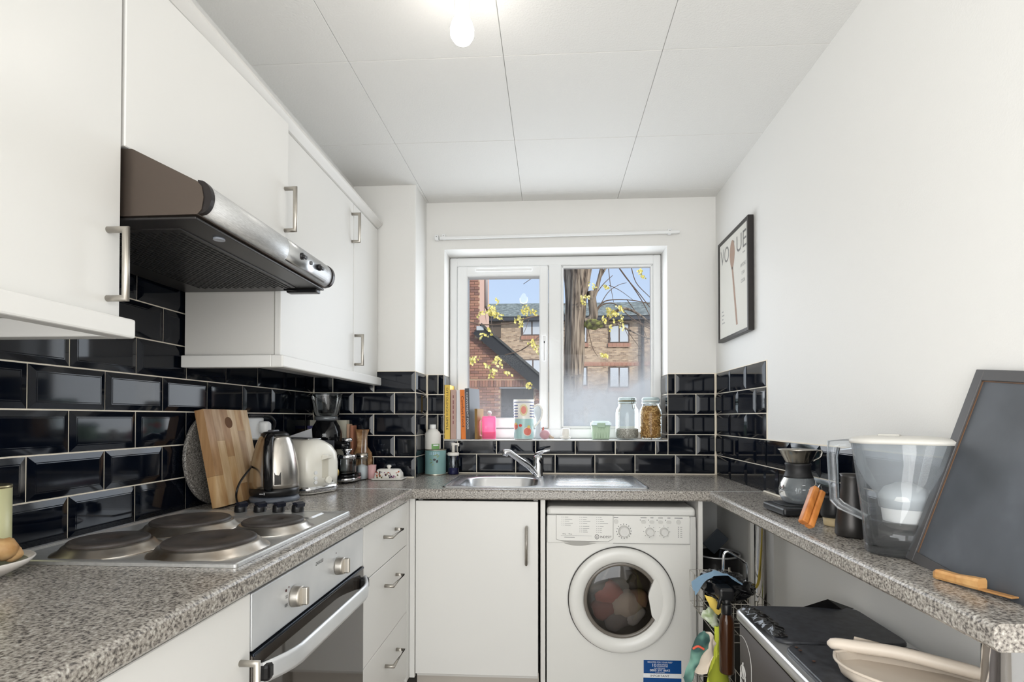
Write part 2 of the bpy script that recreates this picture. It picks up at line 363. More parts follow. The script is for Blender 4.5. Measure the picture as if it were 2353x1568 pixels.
rail(ML_ + e1, ZBOT + e1, SA, ZTOP - e1, y2, y3); rail(SB, ZBOT + e1, mu0 - e1, ZTOP - e1, y2, y3); rail(SA - .008, SZ1, SB + .008, ZTOP - e1, y2, y3); rail(SA - .008, ZBOT + e1, SB + .008, SZ0, y2, y3)
sash = part('sash', fr, UPVC, w1, True)
fr = MB()
for (x0, z0, x1, z1) in ((mu1 - .001, ZBOT, mu1 + .012, ZTOP), (MR_ - .012, ZBOT, MR_ + .001, ZTOP), (mu1, ZTOP - .012, MR_, ZTOP + .001), (mu1, ZBOT - .001, MR_, ZBOT + .012)): rail(x0, z0, x1, z1, YW + .0, YW + .03, .004)
part('glazing_bead', fr, UPVC, w1, True)
part('trickle_vent', MB().box((-.41, y2 - .012, KZ(1.982)), (-.10, y2, KZ(1.998)), .004), UPVC, sash, True)
hx_, hz_ = KX(-.0335), KZ(1.60)
part('window_handle', MB().box((hx_ - .011, y2 - .014, hz_ - .04), (hx_ + .011, y2, hz_ + .04), .004).tube([(hx_, y2 - .01, hz_), (hx_, y2 - .032, hz_), (hx_, y2 - .034, hz_ - .10)], .008), UPVC, sash, True)
part('handle_lock', MB().lathe([(.004, -.003), (.004, .003)], (hx_, y2 - .041, hz_), 10, 'y'), INK, sash, True)
# panes; the cold glass carries condensation, thickest along the bottom
def foggy(name, z_clear, z_full, top, xl, xr, side=.0):
    m = bpy.data.materials.new(name); m.use_nodes = True; n = m.node_tree; n.nodes.clear(); N = n.nodes.new; K = n.links.new
    o = N('ShaderNodeOutputMaterial'); tr = N('ShaderNodeBsdfTransparent'); tr.inputs[0].default_value = (.97, .98, .98, 1)
    gl = N('ShaderNodeBsdfGlossy'); gl.inputs['Roughness'].default_value = .01; gl.inputs[0].default_value = (.25, .255, .26, 1)
    f = N('ShaderNodeFresnel'); a = N('ShaderNodeMixShader'); K(f.outputs[0], a.inputs[0]); K(tr.outputs[0], a.inputs[1]); K(gl.outputs[0], a.inputs[2])
    df = N('ShaderNodeBsdfDiffuse'); df.inputs[0].default_value = L(238, 243, 247); tl = N('ShaderNodeBsdfTranslucent'); tl.inputs[0].default_value = L(246, 250, 253)
    w = N('ShaderNodeMixShader'); w.inputs[0].default_value = .55; K(df.outputs[0], w.inputs[1]); K(tl.outputs[0], w.inputs[2])
    c = N('ShaderNodeTexCoord'); s = N('ShaderNodeSeparateXYZ'); K(c.outputs['Object'], s.inputs[0])
    g = N('ShaderNodeMapRange'); g.inputs[1].default_value = z_clear; g.inputs[2].default_value = z_full; g.inputs[3].default_value = 0; g.inputs[4].default_value = 1; K(s.outputs[2], g.inputs[0])
    g2 = N('ShaderNodeMapRange'); g2.inputs[1].default_value = xr - .14; g2.inputs[2].default_value = xr; g2.inputs[3].default_value = 0; g2.inputs[4].default_value = side; K(s.outputs[0], g2.inputs[0])
    zz = N('ShaderNodeMapRange'); zz.inputs[1].default_value = z_clear + .33; zz.inputs[2].default_value = z_clear; zz.inputs[3].default_value = 0; zz.inputs[4].default_value = 1; K(s.outputs[2], zz.inputs[0])
    sm = N('ShaderNodeMath'); sm.operation = 'MULTIPLY'; K(g2.outputs[0], sm.inputs[0]); K(zz.outputs[0], sm.inputs[1])
    ad = N('ShaderNodeMath'); ad.operation = 'ADD'; K(g.outputs[0], ad.inputs[0]); K(sm.outputs[0], ad.inputs[1])
    t = N('ShaderNodeTexNoise'); t.inputs['Scale'].default_value = 330; t.inputs['Detail'].default_value = 2; K(c.outputs['Object'], t.inputs['Vector'])
    t2 = N('ShaderNodeTexNoise'); t2.inputs['Scale'].default_value = 14; t2.inputs['Detail'].default_value = 3; K(c.outputs['Object'], t2.inputs['Vector'])
    q = N('ShaderNodeMath'); q.operation = 'MULTIPLY_ADD'; q.inputs[1].default_value = .5; q.inputs[2].default_value = -.25; K(t.outputs[0], q.inputs[0])
    q2 = N('ShaderNodeMath'); q2.operation = 'MULTIPLY_ADD'; q2.inputs[1].default_value = .7; q2.inputs[2].default_value = -.35; K(t2.outputs[0], q2.inputs[0])
    u = N('ShaderNodeMath'); u.operation = 'ADD'; K(q.outputs[0], u.inputs[0]); K(q2.outputs[0], u.inputs[1])
    e1 = N('ShaderNodeMath'); e1.operation = 'MULTIPLY'; K(u.outputs[0], e1.inputs[0]); K(ad.outputs[0], e1.inputs[1])
    x = N('ShaderNodeMath'); x.operation = 'ADD'; x.use_clamp = True; K(ad.outputs[0], x.inputs[0]); K(e1.outputs[0], x.inputs[1])
    x2 = N('ShaderNodeMath'); x2.operation = 'MULTIPLY'; x2.inputs[1].default_value = top; K(x.outputs[0], x2.inputs[0])
    y = N('ShaderNodeMixShader'); K(x2.outputs[0], y.inputs[0]); K(a.outputs[0], y.inputs[1]); K(w.outputs[0], y.inputs[2]); K(y.outputs[0], o.inputs[0]); return m
pl = part('pane', MB().add([(SA - .01, YW + .012, SZ0 - .01), (SB + .01, YW + .012, SZ0 - .01), (SB + .01, YW + .012, SZ1 + .01), (SA - .01, YW + .012, SZ1 + .01)], [(0, 1, 2, 3)]), foggy('condensation_thin', 1.42 - WZ0, 1.15 - WZ0, .42, SA, SB), w1, True)
pr = part('pane', MB().add([(mu1, YW + .018, ZBOT), (MR_, YW + .018, ZBOT), (MR_, YW + .018, ZTOP), (mu1, YW + .018, ZTOP)], [(0, 1, 2, 3)]), foggy('condensation_thick', 1.48 - WZ0, 1.33 - WZ0, .93, mu1, MR_, .7), w1, True)

# curtain rail above the window
cr = thing('curtain_rail', 'thin white curtain rail with brackets mounted above the window', 'curtain rail', (0, YB - .03, 2.13))
pa, pb = W(1010, 548, 'y', YB - .02), W(1562, 533, 'y', YB - .02)
part('track', MB().box((0, -.007, -.007), ((pb - pa).length, .007, .007), .003, M=frame(pa, pb - pa, Vector((0, 1, 0)))), UPVC, cr, True)
for (u, v) in ((1004, 547), (1020, 545), (1538, 533)):
    q = W(u, v, 'y', YB - .012); part('bracket', MB().box((q.x - .010, YB - .026, q.z - .014), (q.x + .010, YB + .002, q.z + .012), .003), UPVC, cr, True)
    part('screw', MB().lathe([(.002, -.001), (.002, .002)], (q.x, YB - .027, q.z + .002), 8, 'y'), GREYPR, cr, True)

# --- pendant bulb -----------------------------------------------------------
BL = W(1062, 72, 'z', 2.205)
lb = thing('ceiling_lamp', 'lit round bulb in a white ceiling holder near the top edge', 'lamp', (BL.x, BL.y, ZCEIL))
part('lamp_holder', MB().lathe([(.045, 0), (.045, -.012), (.022, -.02), (.02, -.075), (.017, -.08)], (BL.x, BL.y, ZCEIL - .001), 20), UPVC, lb, True)
part('bulb', MB().lathe([(.014, .048), (.016, .038), (.026, .022), (.031, .004), (.030, -.012), (.022, -.025), (.008, -.031), (.001, -.0315)], (BL.x, BL.y, 2.205), 20), mat('lit_bulb', (255, 250, 240), .4, emit=(255, 248, 238), es=14), lb, True)
light('bulb_light', 'POINT', (BL.x, BL.y, 2.20), 3.6, (1, .965, .91), shadow_soft_size=.035)
# ------------------------------------------------------------------ worktops
ZB = ZT - .04
XC, YC, XS = -.557, 2.10, .619          # front edges: left run, back run, right-hand shelf
XFACE, YFACE = -.575, 2.12
def nose(d, back):
    """worktop section: distance from the front edge d=0 inwards to back, as (d, z)"""
    r = .013; pts = [(back, ZB), (r * .5, ZB), (0, ZB + r * .5), (0, ZT - r)]
    for i in range(1, 5): t = PI / 2 * i / 4; pts.append((r - r * math.cos(t), ZT - r + r * math.sin(t)))
    return pts + [(back, ZT)]
wt = thing('worktop', 'grey speckled laminate worktop under the hob along the left wall', 'worktop', (-.86, .9, ZB))
part('board', MB().prism([(XC - d, z) for d, z in nose(0, XC - XL - .001)], 'y', -.3, YC - .002), WORKTOP, wt, True)
part('joint_strip', MB().box((XL + .01, YC - .004, ZT - .001), (XC - .004, YC - .0005, ZT + .0012)), STEEL, wt, True)
SX0, SX1, SY0, SY1 = -.452, .402, 2.152, 2.615        # sink outline
BX0, BX1, BY0, BY1 = -.40, -.055, 2.185, 2.535      # bowl
wt = thing('worktop', 'grey speckled laminate worktop holding the sink under the window', 'worktop', (0, 2.4, ZB))
b = MB().prism([(YC + d, z) for d, z in nose(0, .072)], 'x', XL + .002, XR - .001)
for (x0, y0, x1, y1) in ((XL + .002, YC + .072, BX0 - .02, YP - .001), (XP + .002, YP - .001, BX0 - .02, YB - .001), (BX0 - .02, BY1 + .02, BX1 + .02, YB - .001), (BX1 + .02, YC + .072, XR - .001, YB - .001)):
    b.box((x0, y0, ZB), (x1, y1, ZT))
part('board', b, WORKTOP, wt, True)
part('sealant', MB().box((XP + .006, YB - .012, ZT), (XR - .006, YB - .001, ZT + .006), .003).box((XL + .01, YP - .012, ZT), (XP - .004, YP - .001, ZT + .006), .003), GROUT, wt, True)
wt = thing('worktop', 'narrow speckled laminate breakfast shelf along the right wall', 'worktop', (.72, 1.4, ZB))
part('board', MB().prism([(XS + d, z) for d, z in nose(0, XR - XS - .002)], 'y', .776, YC - .002), WORKTOP, wt, True)
part('joint_strip', MB().box((XS + .004, YC - .004, ZT - .001), (XR - .01, YC - .0005, ZT + .0012)), STEEL, wt, True)
part('sealant', MB().box((XR - .012, .776, ZT), (XR - .001, YC, ZT + .006), .003), GROUT, wt, True)
for (y, lab) in ((1.79, 'far'), (.862, 'near')):
    part('leg', MB().lathe([(.036, 0), (.036, .012), (.03, .014), (.03, ZB - .012), (.045, ZB - .010), (.045, ZB)], (.705, y, 0), 32), CHROME, wt, True)
single('batten', MB().box((.785, 2.125, 0), (.833, 2.145, ZB - .002)), CARC, 'white upright board against the right wall behind the chrome leg', 'panel')

# ------------------------------------------------------------------ handles and units
def dhandle(name, parent, p0, p1, out, r=.0062, world=True):
    o = Vector(out); p0, p1 = Vector(p0), Vector(p1)
    return part(name, MB().tube([p0 - o * .02, p0 + o, p1 + o, p1 - o * .02], r, 12), NICKEL, parent, world)
# base units along the left wall
def base_left(y0, y1, name, label, cat):
    t = thing(name, label, cat, (-.86, (y0 + y1) / 2, 0))
    part('body', MB().box((XL + .004, y0, .15), (XFACE - .021, y1, ZB - .002)), CARC, t, True); return t
t = base_left(-.3, .386, 'base_cabinet', 'white base unit nearest the camera at bottom left', 'cabinet')
part('door', MB().box((XFACE - .019, -.298, .17), (XFACE, .384, .868), .0015, seg=1), GLOSSW, t, True)
t = base_left(.388, .984, 'base_cabinet', 'white base unit with one gloss door left of the oven', 'cabinet')
d = part('door', MB().box((XFACE - .019, .390, .17), (XFACE, .982, .868), .0015, seg=1), GLOSSW, t, True)
q = W(552, 1525, 'x', XFACE); dhandle('handle', d, (XFACE, q.y, q.z), (XFACE, q.y, q.z - .128), (.032, 0, 0))
single('plinth', MB().box((-.66, -.3, .002), (-.645, 2.18, .148)), CARC, 'white kickboard under the left-hand units', 'plinth')
# drawers
t = base_left(1.594, 2.081, 'drawer_unit', 'white unit of three gloss drawers between oven and corner', 'drawer unit')
zs = [.869, .697, .431, .172]
hp = [((882, 1235), (906.5, 1217)), ((884, 1349), (907, 1322)), ((885, 1533), (910, 1493))]
for k in range(3):
    d = part('drawer', MB().box((XFACE - .019, 1.596, zs[k + 1] + .0015), (XFACE, 2.079, zs[k] - .0015), .0015, seg=1), GLOSSW, t, True)
    a, c = (W(*p, 'x', XFACE) for p in hp[k]); z = (a.z + c.z) / 2; dhandle('handle', d, (XFACE, a.y, z), (XFACE, a.y + .132, z), (.03, 0, 0))
single('corner_post', MB().box((XFACE - .04, 2.083, .15), (XFACE, 2.118, ZB - .002), .001).box((XFACE, 2.12, .15), (-.553, 2.139, ZB - .002), .001), GLOSSW, 'white filler post in the inner corner beside the drawers', 'panel')
# unit under the sink
t = thing('base_cabinet', 'white base unit with one gloss door under the sink', 'cabinet', (-.3, 2.4, 0))
part('body', MB().box((-.548, YFACE + .021, .15), (-.053, YFACE + .04, .88 - .03)).box((-.548, YFACE + .04, .15), (-.53, 2.6, ZB - .002)).box((-.071, YFACE + .04, .15), (-.053, 2.6, ZB - .002)).box((-.53, YFACE + .04, .15), (-.071, 2.6, .17)), CARC, t, True)
d = part('door', MB().box((-.5500, YFACE, .167), (-.0515, YFACE + .019, .867), .0015, seg=1), GLOSSW, t, True)
a, c = W(1210, 1212, 'y', YFACE), W(1210, 1292, 'y', YFACE); dhandle('handle', d, (a.x, YFACE, a.z), (a.x, YFACE, c.z), (0, -.032, 0))
single('plinth', MB().box((-.56, 2.19, .002), (-.05, 2.205, .148)), mat('beige_plinth', (196, 189, 180), .5), 'beige kickboard set back below the sink unit', 'plinth')
single('end_panel', MB().box((-.0415, YFACE + .002, .002), (-.0225, 2.69, ZB - .002), .001), CARC, 'white end panel between the sink unit and the washing machine', 'panel')
single('end_panel', MB().box((.584, YFACE + .006, .002), (.601, 2.69, ZB - .002), .001), CARC, 'white end panel on the right side of the washing machine', 'panel')

# ------------------------------------------------------------------ wall units
XD, XCB = -.835, -1.140
def wall_unit(y0, y1, z0, label):
    t = thing('wall_cabinet', label, 'cabinet', (-.99, (y0 + y1) / 2, z0))
    w = .017; b = MB().box((XCB, y0, z0), (XD - .020, y0 + w, 2.116)).box((XCB, y1 - w, z0), (XD - .020, y1, 2.116)).box((XCB, y0 + w, z0), (XD - .020, y1 - w, z0 + w)).box((XCB, y0 + w, 2.10), (XD - .020, y1 - w, 2.116)).box((XCB, y0 + w, z0 + w), (XCB + .006, y1 - w, 2.10))
    part('body', b, CARC, t, True); return t
def wdoor(t, y0, y1, z0): return part('door', MB().box((XD - .0185, y0 + .0015, z0), (XD, y1 - .0015, 2.115), .0018, seg=1), GLOSSW, t, True)
t = wall_unit(-.3, .376, 1.40, 'white wall unit above the near left worktop, mostly outside the picture'); wdoor(t, -.3, .376, 1.398)
t = wall_unit(.378, .974, 1.40, 'white wall unit nearest the camera, left of the extractor hood'); d = wdoor(t, .378, .974, 1.398)
dhandle('handle', d, (XD, .9435, 1.560), (XD, .9435, 1.430), (.036, 0, 0))
t = wall_unit(.978, 1.575, 1.742, 'short white wall unit directly above the extractor hood')
dr = MB().box((-.0185, .0015, 1.739), (0, .597, 2.1155), .0018, seg=1); A = math.atan2(.024, .597)
Md = Matrix.Translation((XD + .001, .978, 0)) @ Matrix.Rotation(-A, 4, 'Z')
dr.v = [tuple(Md @ Vector(p)) for p in dr.v]; d = part('door', dr, GLOSSW, t, True, label='white gloss door standing slightly ajar')
nrm = Md.to_3x3() @ Vector((1, 0, 0)); hb = [Md @ Vector((0, .578, z)) for z in (1.905, 1.777)]; dhandle('handle', d, hb[0], hb[1], nrm * .033)
t = wall_unit(1.577, 2.179, 1.40, 'wide white wall unit right of the extractor hood'); d = wdoor(t, 1.577, 2.179, 1.398)
dhandle('handle', d, (XD, 2.158, 2.062), (XD, 2.158, 1.946), (.033, 0, 0))
t = wall_unit(2.181, 2.490, 1.40, 'narrow white wall unit against the corner pillar'); d = wdoor(t, 2.181, 2.490, 1.398)
dhandle('handle', d, (XD, 2.199, 1.556), (XD, 2.199, 1.433), (.033, 0, 0))
cp = [(-1.0, 2.118), (-.838, 2.118), (-.832, 2.121), (-.818, 2.134), (-.812, 2.140), (-.812, 2.149), (-.816, 2.152), (-1.0, 2.152)]
single('cornice', MB().prism(cp, 'y', -.3, YP - .003), CARC, 'white cornice strip along the top of the wall units', 'trim')
def pelmet(y0, y1, ends, label):
    b = MB().box((-.853, y0, 1.360), (-.815, y1, 1.3975), .004)
    for yy in ends: b.box((XCB + .002, yy, 1.360), (-.851, yy + .038, 1.3975), .003)
    single('pelmet', b, GLOSSW, label, 'trim')
pelmet(-.3, .989, (.951,), 'white light pelmet below the near wall units')
pelmet(1.556, YP - .004, (1.556,), 'white light pelmet below the wall units right of the hood')

# ------------------------------------------------------------------ extractor hood
HY0, HY1 = .985, 1.5755
BROWN = mat('hood_brown_metal', (92, 82, 75), .38, .6); HUND = mat('hood_underside', (50, 48, 48), .34, .3)
h = thing('extractor_hood', 'dark brown and silver extractor hood under the wall units', 'cooker hood', (-.9, 1.28, 1.595))
part('body', MB().prism([(XCB + .003, 1.600), (-.690, 1.603), (-.681, 1.612), (-.677, 1.636), (-.681, 1.658), (-.690, 1.668), (-.824, 1.7355), (XCB + .003, 1.7355)], 'y', HY0, HY1), BROWN, h, True)
fp = [(-.690, 1.604)] + [(-.691 + .026 * math.cos(q), 1.6375 + .0335 * math.sin(q)) for q in [math.radians(-72 + 144 * k / 14) for k in range(15)]] + [(-.690, 1.671)]
part('front_panel', MB().prism(fp, 'y', HY0 + .014, HY1 - .014, True), STEEL, h, True)
for (a, c) in ((HY0 + .002, HY0 + .013), (HY1 - .013, HY1 + .001)): part('end_cap', MB().prism([(x + (.003 if x > -.688 else 0), z) for x, z in fp], 'y', a, c), mat('hood_dark_trim', (48, 44, 44), .3, .5), h, True)
part('underside', MB().box((XCB + .004, HY0 + .003, 1.595), (-.694, HY1 - .003, 1.6005), .002), HUND, h, True)
ft = part('filter_panel', MB().box((-1.06, HY0 + .05, 1.5925), (-.76, HY1 - .05, 1.596), .001), HUND, h, True)
sl = MB()
for i in range(24):
    x = -1.048 + i * .0118
    for j in range(22):
        y = HY0 + .062 + j * .0212 + (.0106 if i % 2 else 0); sl.box((x, y, 1.5915), (x + .0045, y + .0155, 1.5935))
part('slots', sl, mat('slot_black', (6, 6, 7), .6), ft, True, kind='stuff')
cpn = part('control_plate', MB().prism([(x + .0012, z) for x, z in fp[2:15]] + [(-.680, 1.640)], 'y', 1.30, 1.53, True), mat('hood_plate', (196, 198, 200), .3, 1), h, True)
for y in (1.362, 1.468): part('switch', MB().lathe([(.009, 0), (.009, .006), (.006, .008)], (-.665, y, 1.636), 14, 'x').box((-.660, y - .006, 1.630), (-.652, y + .012, 1.639), .002), BLACKP, h, True)
part('button', MB().lathe([(.0055, 0), (.0055, .004)], (-.665, 1.418, 1.634), 12, 'x'), GREYPR, h, True)
part('clip', MB().box((-.80, 1.545, 1.584), (-.705, 1.572, 1.596), .003).tube([(-.80, 1.53, 1.590), (-.76, 1.55, 1.588)], .003, 6), BLACKP, h, True)
part('lamp_cover', MB().lathe([(.012, -.003), (.012, .001)], (-.72, 1.10, 1.594), 14), mat('hood_lens', (150, 155, 165), .1), h, True)

# ------------------------------------------------------------------ hob
ZH = ZT + .007
hb = thing('electric_hob', 'stainless steel electric hob with four round plates on the left worktop', 'hob', (-.86, 1.26, ZT))
HX0, HX1, HYA, HYB = -1.118, -.600, .977, 1.548; cx, cy, hx, hy = (HX0 + HX1) / 2, (HYA + HYB) / 2, (HX1 - HX0) / 2, (HYB - HYA) / 2
part('steel_plate', MB().loft([rr(cx, cy, hx, hy, .006, ZT + .0005), rr(cx, cy, hx, hy, .006, ZT + .007), rr(cx, cy, hx - .003, hy - .003, .005, ZT + .009), rr(cx, cy, hx - .014, hy - .014, .005, ZT + .009), rr(cx, cy, hx - .02, hy - .02, .01, ZT + .0045)], smooth=False), STEELH, hb, True)
part('control_strip', MB().loft([rr(cx, 1.488, .19, .045, .01, ZT + .004), rr(cx, 1.488, .184, .04, .01, ZT + .0085)], smooth=False), STEELH, hb, True)
BURN = noisemat('heat_tinted_steel', [(.3, (150, 132, 112)), (.5, (190, 182, 172)), (.7, (208, 206, 202))], 14, .28, 3, .95)
for (u, v, r) in ((252, 1236, .0725), (484, 1236, .090), (440, 1191, .090), (628, 1193, .0725)):
    c = W(u, v, 'z', ZT + .030)
    bz = part('plate_ring', MB().lathe([(r + .027, .004), (r + .025, .007), (r + .014, .012), (r + .008, .020), (r + .003, .0225), (r - .004, .0225)], (c.x, c.y, ZT), 48), BURN, hb, True)
    part('hotplate', MB().lathe([(r, .020), (r + .0005, .027), (r - .003, .030), (r * .90, .0302), (r * .88, .0298), (r * .86, .0302), (r * .36, .0300), (r * .31, .0262), (r * .10, .0258), (.002, .0258)], (c.x, c.y, ZT), 48), DARKIRON, bz, True)
for u in (553, 597, 640, 684):
    c = W(u, 1177, 'z', ZT + .008); M = Matrix.Translation((c.x, c.y, ZT + .008))
    k = part('control_knob', MB().lathe([(.0165, 0), (.0175, .003), (.016, .020), (.0145, .022)], seg=24, M=M), BLACKP, hb, True)
    part('grip', MB().prism([(-.005, .018), (.016, .016), (.018, .026), (.006, .031), (-.007, .028)], 'y', -.0125, .0125, M=M @ Matrix.Rotation(-.5, 4, 'Z')), mat('knob_gloss', (32, 34, 44), .15), k, True)

# ------------------------------------------------------------------ oven
OY0, OY1 = .986, 1.592
o = thing('oven', 'built-in oven with steel control panel and dark glass door', 'oven', (-.8, 1.289, .15))
part('housing', MB().box((XL + .004, OY0, .15), (XFACE - .030, OY1, ZB - .003)), SATBLK, o, True)
OVST = noisemat('oven_steel', [(.3, (206, 209, 212)), (.7, (222, 224, 226))], 8, .34, 3, .45, (1, 1, 1))
part('control_panel', MB().box((XFACE - .028, OY0 + .002, .753), (XFACE, OY1 - .002, .866), .003), OVST, o, True)
dg = part('oven_door', MB().box((XFACE - .028, OY0 + .002, .20), (XFACE + .002, OY1 - .002, .748), .004), mat('oven_glass', (58, 52, 47), .04, spec=.9), o, True)
part('door_edge_trim', MB().box((XFACE - .02, OY0 + .003, .742), (XFACE + .0035, OY1 - .003, .749), .002), mat('dark_blue_steel', (60, 66, 76), .2, .8), dg, True)
hz = .706; pts = []
ya, yb = OY0 + .028, OY1 - .028; xo = XFACE + .046
for yy in (ya, yb): part('handle_foot', MB().box((XFACE, yy - .014, hz - .018), (XFACE + .026, yy + .014, hz + .018), .008), BLACKP, dg, True)
n = 24; rings = []
for i in range(n + 1):
    s = i / n; y = ya - .012 + (yb - ya + .024) * s; k = min(1, min(s, 1 - s) * 5.5); x = XFACE + .014 + .034 * math.sin(PI / 2 * k); th = .007
    rings.append([(x - th, y, hz - .019), (x, y, hz - .021), (x + th * .4, y, hz - .012), (x + th * .4, y, hz + .012), (x, y, hz + .021), (x - th, y, hz + .019)])
part('door_handle', MB().loft(rings), OVST, dg, True)
for y in (1.153, 1.394):
    k = part('control_knob', MB().lathe([(.024, 0), (.024, .004), (.0225, .016), (.0215, .021)], (XFACE, y, .806), 28, 'x'), NICKEL, o, True)
    part('grip', MB().box((XFACE + .006, y - .006, .787), (XFACE + .034, y + .006, .827), .003), NICKEL, k, True)
for (yy, zz, r_) in ((1.118, .829, .003), (1.130, .833, .0015), (1.385, .842, .0015)): part('indicator', MB().lathe([(r_, 0), (r_, .001)], (XFACE, yy, zz), 10, 'x'), mat('dark_red', (66, 30, 30), .4), o, True)
FX = lambda y, z, x=XFACE: frame(Vector((x, y, z)), (0, 1, 0), (0, 0, 1))
text('lettering', 'ZANUSSI', INK, o, FX(1.283, .846), w=.042, h=.0085)
text('dial_numbers', '50', INK, o, FX(1.120, .815, XFACE + .0005), h=.007); text('dial_numbers', '100', INK, o, FX(1.118, .797, XFACE + .0005), h=.007)

# ------------------------------------------------------------------ washing machine
MY = 2.135; X0, X1, ZM = -.017, .579, .846
wm = thing('washing_machine', 'white front-loading washing machine with round door under the worktop', 'washing machine', (.28, 2.4, 0))
fpl = [];
for k in range(72):
    a = 2 * PI * k / 72; cxm, czm, hxm, hzm = (X0 + X1) / 2, .409, (X1 - X0) / 2, .397; dx, dz = math.cos(a), math.sin(a); s_ = min(hxm / max(1e-6, abs(dx)), hzm / max(1e-6, abs(dz))); fpl.append((cxm + dx * s_, MY + .006, czm + dz * s_))
part('front_plate', MB().loft([[(x, y + .01, z) for x, y, z in fpl], fpl, [(.2815 + .150 * math.cos(2 * PI * k / 72), MY + .006, .476 + .150 * math.sin(2 * PI * k / 72)) for k in range(72)]], False, False, False), APPW, wm, True)
part('casing', MB().box((X0, MY + .008, .012), (X0 + .012, 2.68, .806), .003).box((X1 - .012, MY + .008, .012), (X1, 2.68, .806), .003).box((X0 + .012, 2.66, .012), (X1 - .012, 2.68, .806)).box((X0 + .012, MY + .015, .012), (X1 - .012, 2.66, .03)).box((X0, MY + .006, .803), (X1, 2.68, ZM), .016, seg=3), APPW, wm, True)
part('fascia', MB().box((X0 + .002, MY, .70), (.553, MY + .02, .812), .003), APPW, wm, True)
part('foot', MB().lathe([(.02, 0), (.02, .02)], (X0 + .05, MY + .06, 0), 12), BLACKP, wm, True); part('foot', MB().lathe([(.02, 0), (.02, .02)], (X1 - .05, MY + .06, 0), 12), BLACKP, wm, True)
part('side_trim', MB().box((.556, MY + .002, .03), (X1 - .001, MY + .012, .81), .004), mat('appliance_grey_white', (204, 203, 200), .3), wm, True)
dwr = part('detergent_drawer', MB().prism([(.0217, .8135), (.249, .8135), (.249, .721), (.229, .7085), (.040, .7105), (.0217, .716)], 'y', MY - .005, MY + .002), APPW, wm, True)
part('drawer_pull', MB().grid(lambda s, t: (.036 + .185 * s, MY - .004 + .010 * t, .7095 - .022 * t * math.sin(PI * min(1, s ** .75))), 16, 4), mat('pull_grey', (186, 185, 181), .4), wm, True)
DC = (.2815, MY, .476); RO, RG = .2095, .148
part('door_seam', MB().lathe([(RO + .004, 0), (RO + .004, -.001), (RO - .004, -.001)], DC, 72, 'y', cap0=False, cap1=False), mat('seam_dark', (70, 68, 66), .6), wm, True)
dn = part('door', MB().lathe([(RO, .004), (RO, -.010), (RO - .005, -.020), (RO - .014, -.024), (RO - .036, -.024), (RO - .052, -.017), (RG + .003, -.010), (RG, .002)], DC, 72, 'y', cap0=False, cap1=False), APPW, wm, True)
part('glass_rim', MB().lathe([(RG + .002, -.010), (RG - .003, -.0125), (RG - .009, -.011), (RG - .012, -.004)], DC, 64, 'y', cap0=False, cap1=False), mat('smoked_ring', (110, 104, 97), .15), dn, True)
part('door_glass', MB().lathe([(RG - .010, -.006), (RG * .8, -.011), (RG * .45, -.013), (.002, -.0135)], DC, 56, 'y', cap0=False), thinglass('smoked_glass', (208, 202, 194), 1.3), dn, True)
part('drum', MB().lathe([(RG + .002, -.004), (RG, .02), (RG - .006, .07), (RG * .7, .10), (.002, .11)], DC, 48, 'y', cap0=False), mat('drum_dark', (74, 70, 66), .4), wm, True)
gp = [(DC[0] + RG * math.cos(t) * 1.16, DC[2] + RG * math.sin(t) * 1.16) for t in [math.radians(-32 + 64 * i / 10) for i in range(11)]]
gp = [(x, z) for x, z in gp] + [(DC[0] + .128, .566), (DC[0] + .107, .512), (DC[0] + .105, .494), (DC[0] + .118, .420)]
gl = MB().prism(gp, 'y', MY - .0185, MY - .004)
part('door_grip', gl, APPW, dn, True)
rnd = random.Random(3)
for (x, z, r, c) in ((-.045, .01, .062, (150, 84, 74)), (.02, -.035, .07, (168, 160, 156)), (-.06, -.055, .055, (118, 76, 72)), (.05, -.075, .05, (150, 150, 156)), (-.01, -.09, .06, (104, 100, 104)), (.075, -.01, .045, (128, 104, 92)), (-.09, .04, .05, (60, 60, 58))):
    mb = MB().ball((DC[0] + x, MY + .055, DC[2] + z), r, 14, 9, 1, .75, .8)
    mb.v = [tuple(Vector(p) + Vector((noise.noise(Vector(p) * 24), 0, noise.noise(Vector(p) * 24 + Vector((9, 9, 9))))) * .018) for p in mb.v]
    part('laundry', mb, mat('cloth_%d_%d' % (c[0], c[2]), c, .9), wm, True)
SEAM = mat('panel_seam', (150, 149, 146), .6); dq = [(.0217, .8135), (.249, .8135), (.249, .721), (.229, .7085), (.040, .7105), (.0217, .716)]
part('drawer_seam', MB().tube([(x, MY - .0045, z) for x, z in dq], .0009, 6, closed=True), SEAM, dwr, True)
part('fascia_seam', MB().box((.249, MY - .0006, .7000), (.553, MY + .001, .7025)), SEAM, wm, True); part('top_seam', MB().box((X0 + .003, MY + .0035, .8125), (X1 - .003, MY + .007, .8140)), SEAM, wm, True)
BTN = mat('button_grey', (204, 203, 199), .3)
FY = lambda x, z, y=MY: frame(Vector((x, y, z)), (1, 0, 0), (0, 0, 1))
kn = lambda x, z, r: part('selector_knob', MB().lathe([(r * 1.08, 0), (r * 1.08, -.003), (r, -.006), (r * .93, -.018), (r * .8, -.021)], (x, MY, z), 28, 'y'), mat('knob_white', (214, 213, 210), .25), wm, True)
kn(.2926, .7498, .0215); kn(.394, .7495, .0155); kn(.4506, .750, .0155)
for x in (.3705, .4035, .4375, .4705): part('push_button', MB().loft([[(p[0], MY - d, p[1]) for p in rr(x, .788, .0095, .0065, .006, 0)] for d in (0, .003)]), BTN, wm, True)
for x in (.2615, .5085): part('push_button', MB().lathe([(.009, 0), (.009, -.003)], (x, MY, .7885), 20, 'y'), BTN, wm, True)
tk = MB()
